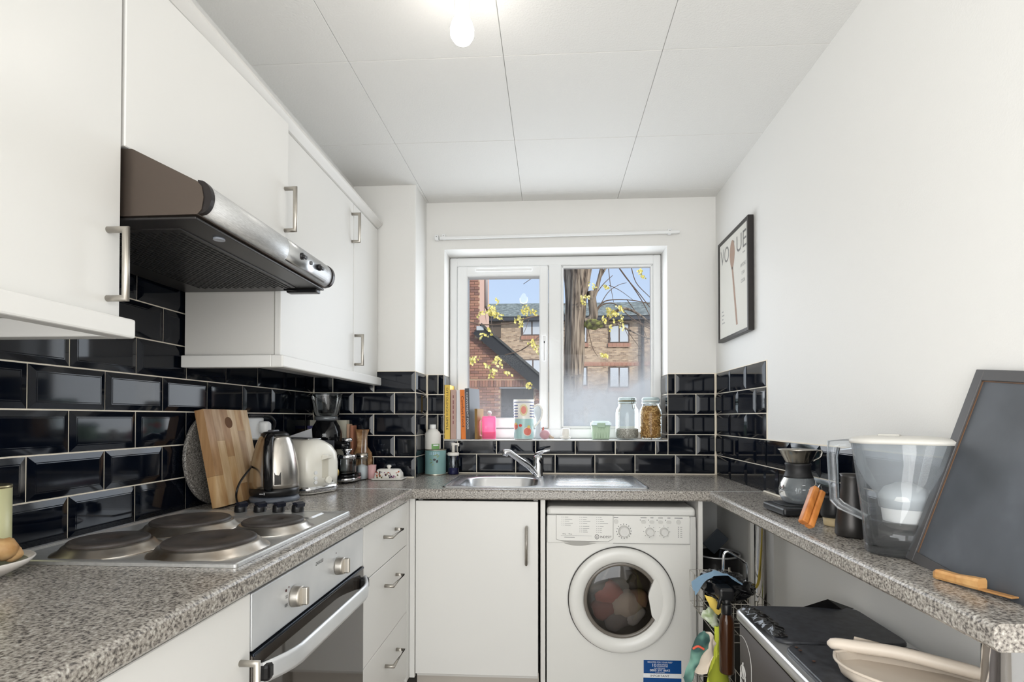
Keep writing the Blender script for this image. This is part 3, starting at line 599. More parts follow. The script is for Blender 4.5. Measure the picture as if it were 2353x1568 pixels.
for i in range(16):
    a = math.radians(115 - i * 22.5); tk.box((.2926 + .0285 * math.cos(a) - .0013, MY - .0006, .7498 + .0285 * math.sin(a) - .0022), (.2926 + .0285 * math.cos(a) + .0013, MY, .7498 + .0285 * math.sin(a) + .0022))
for cx_ in (.394, .4506):
    for i in range(8):
        a = math.radians(90 + i * 45); tk.box((cx_ + .023 * math.cos(a) - .0016, MY - .0006, .7497 + .023 * math.sin(a) - .0008), (cx_ + .023 * math.cos(a) + .0016, MY, .7497 + .023 * math.sin(a) + .0008))
for x in (.3575, .390, .424, .457): tk.box((x - .0015, MY - .0006, .794), (x + .0015, MY, .797))
for i in range(6): tk.box((.5065, MY - .0006, .767 - i * .0078), (.5095, MY, .770 - i * .0078)); tk.box((.515, MY - .0006, .7675 - i * .0078), (.5225, MY, .7687 - i * .0078))
for x, w_ in ((.261, .018), (.3705, .024), (.4035, .012), (.4375, .018), (.4705, .012), (.5085, .032)): tk.box((x - w_ / 2, MY - .0006, .8035), (x + w_ / 2, MY, .8058))
part('scale_marks', tk, GREYPR, wm, True, kind='stuff')
pm = MB(); MD = MY - .005
for (x, z, rows) in ((.043, .806, ((0, .014), (1, .030), (2, .018), (3, .032), (4, .024))), (.115, .806, ((0, .018), (1, .015), (2, .030), (3, .018), (4.4, .026), (5.4, .026), (6.3, .018), (7.2, .020))), (.182, .806, ((0, .008), (1, .012), (2, .018), (3, .034), (4.4, .016), (5.4, .009), (6.3, .009), (7.2, .009)))):
    for k, w_ in rows:
        zz = z - .0082 * k; pm.box((x + .013, MD - .0005, zz - .0016), (x + .013 + w_, MD, zz)); pm.box((x, MD - .0005, zz - .0016), (x + .003, MD, zz)); pm.box((x + .007, MD - .0005, zz - .0016), (x + .010, MD, zz))
pm.box((.040, MD - .0005, .7305), (.164, MD, .7311)); pm.box((.054, MD - .0005, .7235), (.096, MD, .7253))
part('programme_list', pm, mat('light_grey_print', (140, 140, 140), .7), dwr, True, kind='stuff')
text('load_print', '6kg - 5kg', GREYPR, dwr, FY(.066, .7375, MD), w=.038, h=.005)
lg = part('logo', MB().tube([(.1845 + .0078 * math.cos(2 * PI * i / 24), MD - .0004, .7275 + .0088 * math.sin(2 * PI * i / 24)) for i in range(24)], .0009, 6, closed=True).box((.1835, MD - .0008, .7225), (.1855, MD, .7295)).box((.1835, MD - .0008, .7308), (.1855, MD, .7326)), INK, dwr, True)
text('lettering', 'INDESIT', INK, dwr, FY(.2205, .7275, MD), w=.045, h=.0095)
BLUE = mat('sticker_blue', (12, 74, 140), .3)
stk = part('guarantee_sticker', MB().box((.3705, MY + .0055, .184), (.519, MY + .0062, .2365)), BLUE, wm, True); YS = MY + .0055
text('lettering', 'REGISTER FOR YOUR FREE*', WHITEPR, stk, FY(.4355, .2285, YS), w=.098, h=.0062); text('lettering', '10', WHITEPR, stk, FY(.4125, .2165, YS), w=.015, h=.0125)
text('lettering', 'YEAR PARTS', WHITEPR, stk, FY(.444, .2195, YS), w=.043, h=.0058); text('lettering', 'GUARANTEE', WHITEPR, stk, FY(.444, .2125, YS), w=.043, h=.0058)
text('lettering', 'CALL FREE NOW', WHITEPR, stk, FY(.433, .2045, YS), w=.043, h=.0042); text('lettering', '0800 597 8642', WHITEPR, stk, FY(.4345, .1965, YS), w=.079, h=.0088)
text('lettering', 'or visit us online', WHITEPR, stk, FY(.435, .1885, YS), w=.036, h=.0035)
st2 = part('important_sticker', MB().box((.369, MY + .0055, .167), (.519, MY + .0061, .1815)), WHITEPR, wm, True); text('lettering', 'IMPORTANT', INK, st2, FY(.434, .1745, YS), w=.075, h=.0085)
part('lower_sticker', MB().box((.369, MY + .0055, .10), (.519, MY + .0062, .1655)), BLUE, wm, True)

# ------------------------------------------------------------------ sink and tap
sk = thing('sink', 'stainless steel sink with left bowl and ribbed drainer under the window', 'sink', (-.02, 2.38, ZT))
scx, scy, shx, shy = (SX0 + SX1) / 2, (SY0 + SY1) / 2, (SX1 - SX0) / 2, (SY1 - SY0) / 2
bcx, bcy, bhx, bhy = (BX0 + BX1) / 2, (BY0 + BY1) / 2, (BX1 - BX0) / 2, (BY1 - BY0) / 2
ZR = ZT + .004
# rim: outer skirt, then a flat sheet made of a ring around the bowl and the drainer field
part('rim', MB().loft([rr(scx, scy, shx, shy, .03, ZT + .0002, 8), rr(scx, scy, shx - .002, shy - .002, .03, ZR, 8), rr(scx, scy, shx - .010, shy - .010, .025, ZR, 8), rr(scx, scy, shx - .016, shy - .016, .022, ZR - .0025, 8)], False, False), SINKST, sk, True)
out = rr(-.2275, scy, .2105, shy - .014, .03, ZR - .0025, 8); inn = rr(bcx, bcy, bhx, bhy, .09, ZR - .0025, 8)
part('bowl', MB().loft([out, inn, rr(bcx, bcy, bhx - .006, bhy - .006, .088, ZR - .009, 8), rr(bcx, bcy, bhx - .016, bhy - .016, .08, ZR - .11, 8), rr(bcx, bcy, bhx - .035, bhy - .035, .07, ZR - .148, 8), rr(bcx, bcy, bhx - .08, bhy - .08, .05, ZR - .152, 8)], False, True), SINKST, sk, True)
part('drain', MB().lathe([(.04, -.150), (.038, -.147), (.012, -.149)], (bcx, bcy, ZR), 24), CHROME, sk, True)
def drn(s, t):
    x = -.018 + (.386 + .018) * s; y = SY0 + .014 + (shy * 2 - .028) * t; e = min(1, max(0, (s - .07) * 12)) * min(1, max(0, (.94 - s) * 12)) * min(1, max(0, (.95 - t) * 8)) * min(1, max(0, (t - .08) * 8))
    return (x, y, ZR - .0025 - .0035 * e + .0038 * e * (.5 + .5 * math.cos(t * 2 * PI * 11)))
part('drainer', MB().grid(drn, 40, 132), SINKST, sk, True)
tx, ty = -.0625, 2.556
tp = thing('mixer_tap', 'chrome single-lever mixer tap behind the sink bowl', 'tap', (tx, ty, ZR))
part('tap_body', MB().lathe([(.027, 0), (.027, .006), (.0235, .010), (.0235, .082), (.0225, .092), (.017, .104), (.006, .110)], (tx, ty, ZR - .002), 28), CHROME, tp, True)
p1 = W(1162, 1040, 'y', ty - .09)
part('spout', MB().tube([(tx - .006, ty - .008, ZR + .012), (tx - .045, ty - .04, ZR + .055), (p1.x + .045, ty - .072, p1.z - .022), (p1.x + .018, ty - .088, p1.z + .0), (p1.x, ty - .094, p1.z + .001), (p1.x - .004, ty - .097, p1.z - .018)], [.0155, .0145, .013, .0135, .0135, .0125], 14), CHROME, tp, True)
lv = W(1264, 1036, 'y', ty - .02)
part('lever', MB().tube([(tx - .012, ty, ZR + .098), (tx + .006, ty - .004, ZR + .112), (tx + .03, ty - .012, ZR + .122), (lv.x, ty - .02, lv.z)], [.010, .012, .006, .0045], 10), CHROME, tp, True)
# ------------------------------------------------------------------ things on the left worktop
def rot(mb, M): mb.v = [tuple(M @ Vector(p)) for p in mb.v]; return mb
WOODS = [noisemat('board_wood_%d' % i, [(.3, a), (.55, b), (.75, c)], 7, .5, 5, 0, (6, 6, .5)) for i, (a, b, c) in enumerate((((168, 126, 80), (198, 162, 116), (212, 182, 142)), ((156, 122, 86), (180, 148, 112), (198, 170, 138)), ((184, 150, 108), (208, 180, 142), (222, 200, 168)), ((146, 108, 68), (172, 134, 94), (190, 156, 118))))]
# chopping board of glued staves, leaning on the wall
cb = thing('chopping_board', 'thick wooden chopping board leaning on the tiles left of the kettle', 'chopping board', (-1.07, 1.78, ZT))
lean = .20; Mc = Matrix.Translation((-1.034, 1.602, ZT + .007)) @ Matrix.Rotation(-lean, 4, 'Y')   # x: out of the wall, y along the wall, z up
n, Wb, Hb, T = 6, .240, .315, .030
for k in range(n):
    a, c = Wb * k / n, Wb * (k + 1) / n; cut = (.10, .21, .155, .06, .24, .13, .19)[k]
    for j, (z0, z1) in enumerate(((0, cut), (cut, Hb))):
        if k in (1, 2) and z1 == Hb:      # staves around the hanging hole
            m_ = (a + c) / 2
        part('stave', rot(MB().box((-T, a + .0002, z0 + .0002), (0, c - .0002, z1 - .0002), .002 if 0 else 0), Mc), WOODS[(k * 2 + j * 3 + k // 3) % 4], cb, True)
part('hanging_hole', rot(MB().lathe([(.019, -.001), (.019, .0012)], (0, .118, Hb - .045), 24, 'x'), Mc), mat('hole_brown', (104, 68, 36), .7), cb, True)
gr = noisemat('granite', [(.35, (52, 50, 48)), (.5, (112, 108, 104)), (.62, (150, 146, 140)), (.72, (196, 192, 186))], 260, .45, 3)
rb = MB().lathe([(.150, 0), (.154, .003), (.154, .010), (.150, .013)], (0, 0, 0), 56, 'x')
rot(rb, Matrix.Translation((-1.139, 1.718, ZT + .1535)) @ Matrix.Rotation(-.035, 4, 'Y')); zmin = min(p[2] for p in rb.v); rb.v = [(x, y, z - zmin + ZT + .001) for x, y, z in rb.v]
single('granite_board', rb, gr, 'round grey granite board standing behind the wooden chopping board', 'board', (-1.11, 1.735, ZT))

# kettle
kx = W(631, 1120, 'y', 1.79).x; kt = thing('kettle', 'brushed steel electric kettle with black handle on its base', 'kettle', (kx, 1.79, ZT))
KST = noisemat('kettle_steel', [(.3, (178, 172, 164)), (.7, (204, 200, 194))], 50, .26, 2, 1, (1, 1, .05))
part('power_base', MB().lathe([(.080, 0), (.082, .006), (.078, .016), (.060, .020)], seg=40), mat('base_grey', (92, 98, 108), .35), kt)
bd = part('body', MB().lathe([(.0795, .046), (.0800, .060), (.0785, .095), (.0745, .130), (.068, .165), (.060, .195), (.0515, .217), (.046, .226)], seg=48), KST, kt)
part('bottom_band', MB().lathe([(.074, .020), (.0785, .024), (.0800, .034), (.0798, .0462)], seg=48), BLACKP, kt)
part('lid', MB().lathe([(.046, .2255), (.0445, .232), (.036, .238), (.020, .241), (.002, .2415)], seg=36), BLACKP, kt)
part('lid_lever', MB().box((-.011, -.03, .238), (.011, .012, .246), .004), mat('lever_grey', (90, 90, 94), .3), kt)
hd = Matrix.Rotation(math.radians(17), 4, 'Z')
hp_ = [(0, -.046, .222), (0, -.075, .226), (0, -.094, .216), (0, -.106, .190), (0, -.110, .145), (0, -.108, .095), (0, -.104, .062), (0, -.092, .050)]
rings = []
for i, p in enumerate(hp_):
    a = Vector(hp_[max(0, i - 1)]); c = Vector(hp_[min(len(hp_) - 1, i + 1)]); t = (c - a).normalized(); nn = Vector((0, -t.z, t.y)); wv = .0145
    rings.append([tuple(Vector(p) + Vector((wv * math.cos(q), 0, 0)) + nn * (.010 * math.sin(q))) for q in [2 * PI * k / 14 for k in range(14)]])
part('handle', MB().loft(rings, M=hd), mat('gloss_black', (18, 18, 20), .12), kt)
part('water_window', MB().grid(lambda s, t: (.0105 * (2 * s - 1), -(.0800 - .022 * max(0, t - .10) ** 1.4 + .0008), .062 + .105 * t), 4, 14, M=Matrix.Rotation(math.radians(35), 4, 'Z')), mat('window_smoke', (40, 36, 34), .35), kt)
part('spout', MB().grid(lambda s, t: ((.016 - .006 * abs(2 * t - 1)) * (2 * s - 1), .062 + .026 * t - .01 * abs(2 * s - 1), .18 + .046 * t), 6, 5), KST, kt)
part('brand_mark', MB().box((-.009, -.0806, .031), (.004, -.0796, .0335)).box((.006, -.0806, .029), (.009, -.0796, .037)), mat('mark_silver', (200, 200, 204), .3), kt, kind='stuff')
# flex of the kettle
def smooth(pts, n=6):
    out = []; P = [Vector(p) for p in pts]
    for i in range(len(P) - 1):
        p0, p1, p2, p3 = P[max(0, i - 1)], P[i], P[i + 1], P[min(len(P) - 1, i + 2)]
        for k in range(n):
            t = k / n; out.append(.5 * ((2 * p1) + (p2 - p0) * t + (2 * p0 - 5 * p1 + 4 * p2 - p3) * t * t + (3 * p1 - p0 - 3 * p2 + p3) * t ** 3))
    return out + [P[-1]]
kc = [Vector((kx - .066, 1.745, ZT + .006)), W(560, 1162, 'z', ZT + .0045), W(546, 1156, 'z', ZT + .006), W(543, 1135, 'y', 1.63), W(552, 1108, 'y', 1.65), W(574, 1078, 'y', 1.71), Vector((kx - .083, 1.80, ZT + .125)), Vector((kx - .092, 1.87, ZT + .12)), Vector((-1.105, 1.94, ZT + .12)), Vector((-1.122, 1.99, ZT + .13))]
single('power_cord', MB().tube(smooth(kc), .0035, 8), BLACKP, 'black power cord looping behind the kettle', 'cord')

# socket with plugs on the left wall
sy = W(585, 985, 'x', -1.13).y; sz = W(585, 985, 'x', -1.12).z
so = thing('wall_socket', 'white surface-mounted wall socket behind the kettle', 'socket', (-1.147, sy, sz))
part('back_box', MB().box((-1.148, sy - .075, sz - .040), (-1.118, sy + .03, sz + .040), .003), UPVC, so, True)
part('face_plate', MB().box((-1.118, sy - .075, sz - .040), (-1.110, sy + .03, sz + .040), .003), UPVC, so, True)
pg = thing('plug', 'white three-pin plug with white cable in the wall socket', 'plug', (-1.109, sy, sz))
part('plug_body', MB().loft([[(-1.109, p[0], p[1]) for p in rr(sy + .012, sz + .004, .019, .024, .012, 0)], [(-1.086, p[0], p[1]) for p in rr(sy + .012, sz + .004, .018, .023, .012, 0)], [(-1.078, p[0], p[1]) for p in rr(sy + .012, sz + .004, .013, .018, .010, 0)]]), UPVC, pg, True)
part('cable', MB().tube(smooth([(-1.094, sy + .012, sz - .018), (-1.092, sy + .012, sz - .05), (-1.10, sy + .012, sz - .11), (-1.12, sy + .03, ZT + .01)]), [.005] * 4 + [.0032] * 15, 8), UPVC, pg, True)
pb = thing('plug', 'black plug with thick black cable on top of the wall socket', 'plug', (-1.12, sy - .03, sz + .042))
part('plug_body', MB().box((-1.146, sy - .085, sz + .0405), (-1.098, sy + .012, sz + .056), .006), BLACKP, pb, True)
part('cable', MB().tube(smooth([(-1.11, sy + .01, sz + .048), (-1.09, sy + .035, sz + .046), (-1.08, sy + .055, sz + .02), (-1.10, sy + .06, sz - .02), (-1.13, sy + .05, sz - .06), (-1.135, sy + .03, ZT + .012)]), .0055, 8), BLACKP, pb, True)

# toaster
CREAM = mat('cream_enamel', (236, 233, 223), .18, coat=.3)
t = thing('toaster', 'cream retro toaster with chrome base next to the kettle', 'toaster', (-.985, 2.02, ZT), -.42)
tx_, ty_ = .138, .088
prof = [(.0, .016), (.006, .002), (.05, .0), (.09, 0), (.13, .004), (.158, .018), (.176, .040), (.184, .062)]
part('shell', MB().loft([rr(0, 0, tx_ - i * .8, ty_ - i, .045, .022 + z, 7) for z, i in prof[1:]]), CREAM, t)
part('chrome_base', MB().loft([rr(0, 0, tx_ + .001, ty_ + .001, .045, .008, 7), rr(0, 0, tx_ + .001, ty_ + .001, .045, .030, 7)]), CHROME, t)
part('base_rim', MB().loft([rr(0, 0, tx_ - .004, ty_ - .004, .045, .003, 7), rr(0, 0, tx_ - .002, ty_ - .002, .045, .008, 7)]), CREAM, t)
part('top_plate', MB().loft([rr(0, 0, .085, .035, .01, .2055), rr(0, 0, .083, .033, .01, .2085)]), CHROME, t)
for y in (-.015, .015): part('bread_slot', MB().box((-.07, y - .008, .2075), (.07, y + .008, .2092)), SATBLK, t)
for x, y in ((-.09, -.06), (.09, -.06), (-.09, .06), (.09, .06)): part('foot', MB().lathe([(.010, 0), (.010, .005)], (x, y, 0), 12), UPVC, t)
part('lever_track', MB().box((tx_ - .004, -.016, .06), (tx_ + .001, .016, .145), .003), mat('cream_dark', (206, 201, 186), .3), t)
part('lever', MB().loft([[(tx_, -.018, .128), (tx_, .018, .128), (tx_, .014, .150), (tx_, -.014, .150)], [(tx_ + .026, -.012, .136), (tx_ + .026, .012, .136), (tx_ + .026, .009, .142), (tx_ + .026, -.009, .142)]], smooth=False), CREAM, t)
for z in (.052, .072, .036): part('push_button', MB().lathe([(.007, 0), (.007, .004)], (tx_ - .001, -.046, z + .010), 14, 'x'), UPVC, t)
part('browning_knob', MB().lathe([(.013, 0), (.014, .006), (.012, .012)], (tx_ + .001, .010, .050), 20, 'x'), CREAM, t)
part('brand_mark', MB().box((tx_ + .0005, .030, .040), (tx_ + .0012, .032, .047)).box((tx_ + .0005, .034, .040), (tx_ + .0012, .036, .047)), INK, t, kind='stuff')
# slate board behind the toaster
a0, a1 = W(702, 1012, 'y', 2.18), W(768, 1015, 'y', 2.18); SL = mat('slate', (58, 62, 68), .6)
sb = MB().box((a0.x - .06, 0, 0), (a1.x, .008, a0.z - ZT - .001)); rot(sb, Matrix.Translation((0, 2.166, ZT + .001)) @ Matrix.Rotation(-.04, 4, 'X'))
single('slate_board', sb, SL, 'dark slate board standing upright behind the toaster', 'board')
bz = W(769, 1086, 'y', 2.175)
single('brass_ring', MB().tube([(bz.x + .006 + .012 * math.cos(q), 2.168, bz.z + .016 * math.sin(q)) for q in [2 * PI * k / 20 for k in range(20)]], .0045, 8, closed=True), mat('brass', (190, 164, 100), .3, .9), 'small brass ring hanging at the edge of the slate board', 'ring')

# coffee grinder
ga = W(750, 1000, 'y', 2.345); gb = W(797, 1060, 'y', 2.262); GX, GY = ga.x, 2.345
GBL = mat('grinder_black', (14, 15, 18), .08); jx, jy = gb.x, 2.262
g = thing('coffee_grinder', 'glossy black coffee grinder with clear bean hopper in the corner', 'coffee grinder', (GX, GY, ZT))
part('base_plate', MB().loft([rr((GX + jx) / 2 + .006, (GY + jy) / 2, .095, .075, .05, ZT + z, 7) for z in (.010, .026)]), CHROME, g, True)
part('base_top', MB().loft([rr((GX + jx) / 2 + .006, (GY + jy) / 2, .096, .076, .05, ZT + .026, 7), rr((GX + jx) / 2 + .006, (GY + jy) / 2, .094, .074, .05, ZT + .040, 7), rr((GX + jx) / 2 + .006, (GY + jy) / 2, .08, .06, .045, ZT + .046, 7)]), GBL, g, True)
for dx, dy in ((.06, -.05), (.06, .05), (-.05, -.05), (-.05, .05)): part('foot', MB().lathe([(.014, 0), (.012, .010)], ((GX + jx) / 2 + dx, (GY + jy) / 2 + dy, ZT + .001), 12), BLACKP, g, True)
part('column', MB().loft([rr(GX - .005, GY, .045, .05, .03, ZT + .04, 7), rr(GX - .005, GY, .045, .05, .03, ZT + .15, 7), rr(GX, GY, .055, .055, .045, ZT + .185, 7)]), GBL, g, True)
part('motor_dome', MB().lathe([(.060, .165), (.0665, .180), (.0685, .200), (.066, .225), (.058, .250), (.047, .268), (.043, .276)], (GX, GY, ZT), 36), GBL, g, True)
part('collar', MB().lathe([(.044, .275), (.050, .282), (.050, .290), (.046, .294)], (GX, GY, ZT), 32), mat('clear_grey', (130, 134, 138), .1, .3), g, True)
hpz = part('bean_hopper', MB().lathe([(.046, .292), (.053, .300), (.060, .330), (.0655, .370), (.067, .395)], (GX, GY, ZT), 36, cap1=False), thinglass('smoky_clear', (216, 222, 226), 1.6), g, True)
part('hopper_rim', MB().lathe([(.0655, .390), (.0685, .393), (.0685, .398), (.065, .399)], (GX, GY, ZT), 36, cap0=False, cap1=False), thinglass('rim_clear', (200, 206, 210), 2.5), hpz, True)
part('outlet', MB().loft([rr((GX + 2 * jx) / 3, (GY + 2 * jy) / 3, .045, .034, .03, ZT + z, 6) for z in (.150, .185)]), GBL, g, True)
part('adjusting_dial', MB().lathe([(.022, .184), (.024, .190), (.022, .198), (.016, .200)], (jx, jy, ZT), 24), CHROME, g, True)
part('funnel', MB().lathe([(.012, .128), (.016, .140), (.026, .152)], (jx, jy, ZT), 20), CHROME, g, True)
jr = part('collecting_jar', MB().lathe([(.036, .047), (.039, .052), (.039, .105), (.037, .112)], (jx, jy, ZT), 32, cap1=False), thinglass('jar_clear', (206, 212, 216), 1.8), g, True)
part('jar_lid', MB().lathe([(.039, .110), (.0405, .113), (.0405, .125), (.036, .128)], (jx, jy, ZT), 32), CHROME, jr, True)
lgx = frame(Vector((GX + .018, GY - .0655, ZT + .210)), (1, .25, 0), (0, 0, 1))
part('logo', rot(MB().box((-.007, .004, 0), (.007, .0065, .001)).box((-.007, -.001, 0), (.007, .0012, .001)).box((-.007, -.0065, 0), (.007, -.004, .001)).box((-.007, -.001, 0), (-.0048, .0065, .001)).box((.0048, -.0065, 0), (.007, .001, .001)), lgx), WHITEPR, g, True)

# boxes and bags in the corner behind the grinder
c0, c1 = W(690, 966, 'y', 2.45), W(796, 966, 'y', 2.45)
single('recipe_box', MB().box((c0.x, 2.452, ZT + .001), (c1.x, 2.488, c0.z), .001), mat('cream_card', (206, 202, 186), .7), 'cream cardboard box against the tiles behind the grinder', 'box')
c0, c1 = W(686, 979, 'y', 2.425), W(735, 979, 'y', 2.425)
bx = thing('tea_box', 'small blue and brown picture box left of the grinder', 'box', (c0.x + .05, 2.435, ZT))
part('carton', MB().box((c0.x, 2.428, ZT + .001), (c1.x, 2.450, c0.z), .001), mat('violet_card', (92, 90, 142), .6), bx, True); part('picture', MB().box((c0.x + .010, 2.427, ZT + .06), (c1.x - .008, 2.4281, c0.z - .014)), noisemat('brown_picture', [(.4, (112, 84, 52)), (.6, (160, 130, 84))], 40, .6), bx, True)
c0, c1, c2, c3 = W(664, 1003, 'y', 2.24), W(716, 985, 'y', 2.27), W(722, 1012, 'y', 2.27), W(668, 1030, 'y', 2.24)
c2.z = ZT + .08; c3.z = ZT + .06
single('paper_sheet', MB().add([c0, c1, c2, c3, c0 + Vector((0, .002, 0)), c1 + Vector((0, .002, 0)), c2 + Vector((0, .002, 0)), c3 + Vector((0, .002, 0)), (c3.x, 2.24, ZT + .001), (c2.x, 2.27, ZT + .001), (c2.x, 2.272, ZT + .001), (c3.x, 2.242, ZT + .001)], [(0, 1, 2, 3), (7, 6, 5, 4), (0, 4, 5, 1), (3, 2, 9, 8), (7, 11, 10, 6), (0, 3, 7, 4), (1, 5, 6, 2), (3, 8, 11, 7), (2, 6, 10, 9)]), mat('paper', (214, 216, 220), .7), 'white paper leaflet standing behind the toaster', 'paper')
def packet(name, lab, u0, u1, v, y, col, d=.03):
    a, c = W(u0, v, 'y', y), W(u1, v, 'y', y); return single(name, MB().box((a.x, y, ZT + .001), (c.x, y + d, a.z), .003), mat('pk_%d%d' % (u0, v), col, .6), lab, 'packet')
packet('food_packet', 'pale orange packet behind the grinder beside the cream box', 796, 803, 975, 2.44, (200, 164, 138), .04)
packet('food_packet', 'terracotta packet behind the grinder beside the brown bag', 804, 811, 978, 2.43, (172, 116, 90), .05)
# crumpled brown bag
a = W(830, 1040, 'y', 2.43); zt_ = W(830, 988, 'y', 2.43).z - ZT
def bagring(z, hx, hy, s):
    r_ = rr(a.x, 2.445, hx, hy, .012, ZT + .001 + z, 5); return [(x + .012 * noise.noise(Vector((x * 60, y * 60, z * 40 + s))), y + .009 * noise.noise(Vector((x * 60 + 3, y * 50, z * 40 + s))), zz) for x, y, zz in r_]
bg_ = thing('coffee_bag', 'crumpled brown paper bag with clear film right of the grinder', 'bag', (a.x, 2.445, ZT))
part('bag', MB().loft([bagring(z, hx, hy, k) for k, (z, hx, hy) in enumerate(((0, .040, .028), (.03, .042, .030), (.08, .042, .029), (.12, .036, .024), (.15, .026, .014), (zt_ - .03, .024, .010), (zt_, .030, .006)))]), noisemat('brown_bag', [(.35, (116, 82, 52)), (.5, (156, 116, 78)), (.65, (200, 168, 130))], 30, .35, 5), bg_, True)
part('film_window', MB().grid(lambda s, t: (a.x + .006 + .026 * s, 2.445 - .031 + .016 * t * t + .002 * math.sin(9 * s), ZT + .07 + (zt_ - .072) * t), 5, 8), thinglass('film', (236, 226, 210), 2.2, .1, .25, (230, 220, 205)), bg_, True)
# jar of salt
a = W(829, 1080, 'y', 2.385); zj = W(829, 1042, 'y', 2.385).z - ZT
j = thing('glass_jar', 'glass jar of white salt with metal lid beside the grinder', 'jar', (a.x, 2.40, ZT))
part('glass', MB().lathe([(.024, .001), (.0275, .006), (.0275, .075), (.024, zj - .024)], seg=28, cap1=False), GLASS, j); part('salt', MB().lathe([(.022, .004), (.0262, .008), (.0262, .062), (.012, .070), (.002, .072)], seg=24), mat('salt', (228, 228, 232), .8), j)
part('lid', MB().lathe([(.026, zj - .026), (.0275, zj - .024), (.0275, zj - .003), (.024, zj)], seg=28), mat('jar_lid', (176, 168, 156), .3, .9), j); part('lid_band', MB().lathe([(.0282, zj - .016), (.0282, zj - .011)], seg=28, cap0=False, cap1=False), CHROME, j)
a = W(851, 1086, 'y', 2.405); zp = W(851, 1070, 'y', 2.405).z - ZT
single('pink_cup', MB().lathe([(.016, 0), (.018, .003), (.0205, zp), (.0185, zp), (.0165, .006), (.002, .005)], (a.x, 2.425, ZT + .001), 24), mat('pink_ceramic', (218, 172, 172), .4), 'small pink tumbler left of the butter dish', 'cup', (a.x, 2.425, ZT))
# butter dish
a, c = W(852, 1098, 'y', 2.40), W(930, 1096, 'y', 2.40); bxm = (a.x + c.x) / 2
CER = mat('white_ceramic', (240, 237, 230), .15)
bd_ = thing('butter_dish', 'white butter dish with painted flowers in front of the pillar', 'butter dish', (bxm, 2.42, ZT))
part('plate', MB().loft([rr(0, 0, .068, .042, .01, .001), rr(0, 0, .076, .050, .012, .007), rr(0, 0, .072, .046, .01, .008)]), CER, bd_)
ld = part('lid', MB().loft([rr(0, 0, .062, .036, .01, .008), rr(0, 0, .060, .034, .012, .030), rr(0, 0, .050, .026, .014, .048), rr(0, 0, .044, .020, .014, .0505)]), CER, bd_)
part('knob', MB().lathe([(.007, .050), (.006, .054), (.011, .060), (.010, .066), (.004, .069)], seg=18), CER, ld)
rnd = random.Random(11); fl_ = [MB() for _ in range(4)]
for k in range(46):
    x = rnd.uniform(-.055, .055); z = rnd.uniform(.011, .040); r_ = rnd.uniform(.0018, .0044); y = -.0362 + .0006 + max(0, z - .030) * .42 - max(0, .030 - z) * .085 - .0006
    fl_[k % 4].lathe([(r_, 0), (r_, -.0006)], (x, y, z), 8, 'y')
for m_, c_ in zip(fl_, ((180, 84, 40), (52, 44, 66), (92, 84, 40), (150, 96, 130))): part('painted_flowers', m_, mat('flower_%d' % c_[0], c_, .4), ld, kind='stuff')

# plate with ginger and tall canister at the left edge
dx_, dy_ = -1.03, .88
dsh = thing('serving_dish', 'shallow white dish with dark inside near the left edge', 'dish', (dx_, dy_, ZT))
part('dish', MB().lathe([(.045, .001), (.050, .004), (.078, .020), (.088, .031), (.086, .033), (.076, .024), (.05, .010), (.002, .009)], seg=44), mat('dish_white', (226, 220, 214), .2), dsh); part('glaze', MB().lathe([(.0765, .0255), (.05, .0112), (.002, .0102)], seg=40, cap0=False), mat('navy_glaze', (46, 46, 66), .15), dsh)
GIN = noisemat('ginger_skin', [(.3, (168, 124, 72)), (.55, (204, 166, 116)), (.75, (224, 198, 158))], 30, .6, 4)
gi = MB()
for c_, r_, s_ in (((.004, .020, .040), .020, (1.5, 1, .95)), ((.026, .036, .046), .019, (1.2, 1, 1.1)), ((-.010, -.012, .034), .016, (1.8, 1, .8)), ((.034, .046, .036), .013, (1, 1, 1.2)), ((-.034, .010, .036), .017, (1.4, 1, .9))): gi.ball(c_, r_, 16, 10, *s_)
gi.v = [tuple(Vector(p) + Vector(p).normalized() * .005 * noise.noise(Vector(p) * 70)) for p in gi.v]
gi.v = [(x + dx_, y + dy_, z + ZT) for x, y, z in gi.v]
single('ginger_root', gi, GIN, 'knobbly ginger root lying in the white dish', 'ginger')
single('egg', MB().ball((dx_ + .002, dy_ - .045, ZT + .038), .021, 18, 12, 1.2, 1, 1), mat('egg_white', (214, 226, 224), .4), 'pale egg beside the ginger root at the left edge', 'egg')
a = W(19, 1180, 'x', -1.112); zc_ = W(19, 1110, 'x', -1.112).z
cn = thing('canister', 'tall pale green canister cut off by the left edge', 'canister', (-1.112, .985, ZT))
part('tin', MB().lathe([(.032, .001), (.033, .004), (.033, zc_ - ZT - .006)], seg=36), mat('pale_green_tin', (204, 202, 158), .35), cn); part('rim', MB().lathe([(.033, zc_ - ZT - .007), (.034, zc_ - ZT - .004), (.033, zc_ - ZT), (.029, zc_ - ZT - .002)], seg=36), mat('gold_rim', (196, 186, 150), .25, .9), cn)

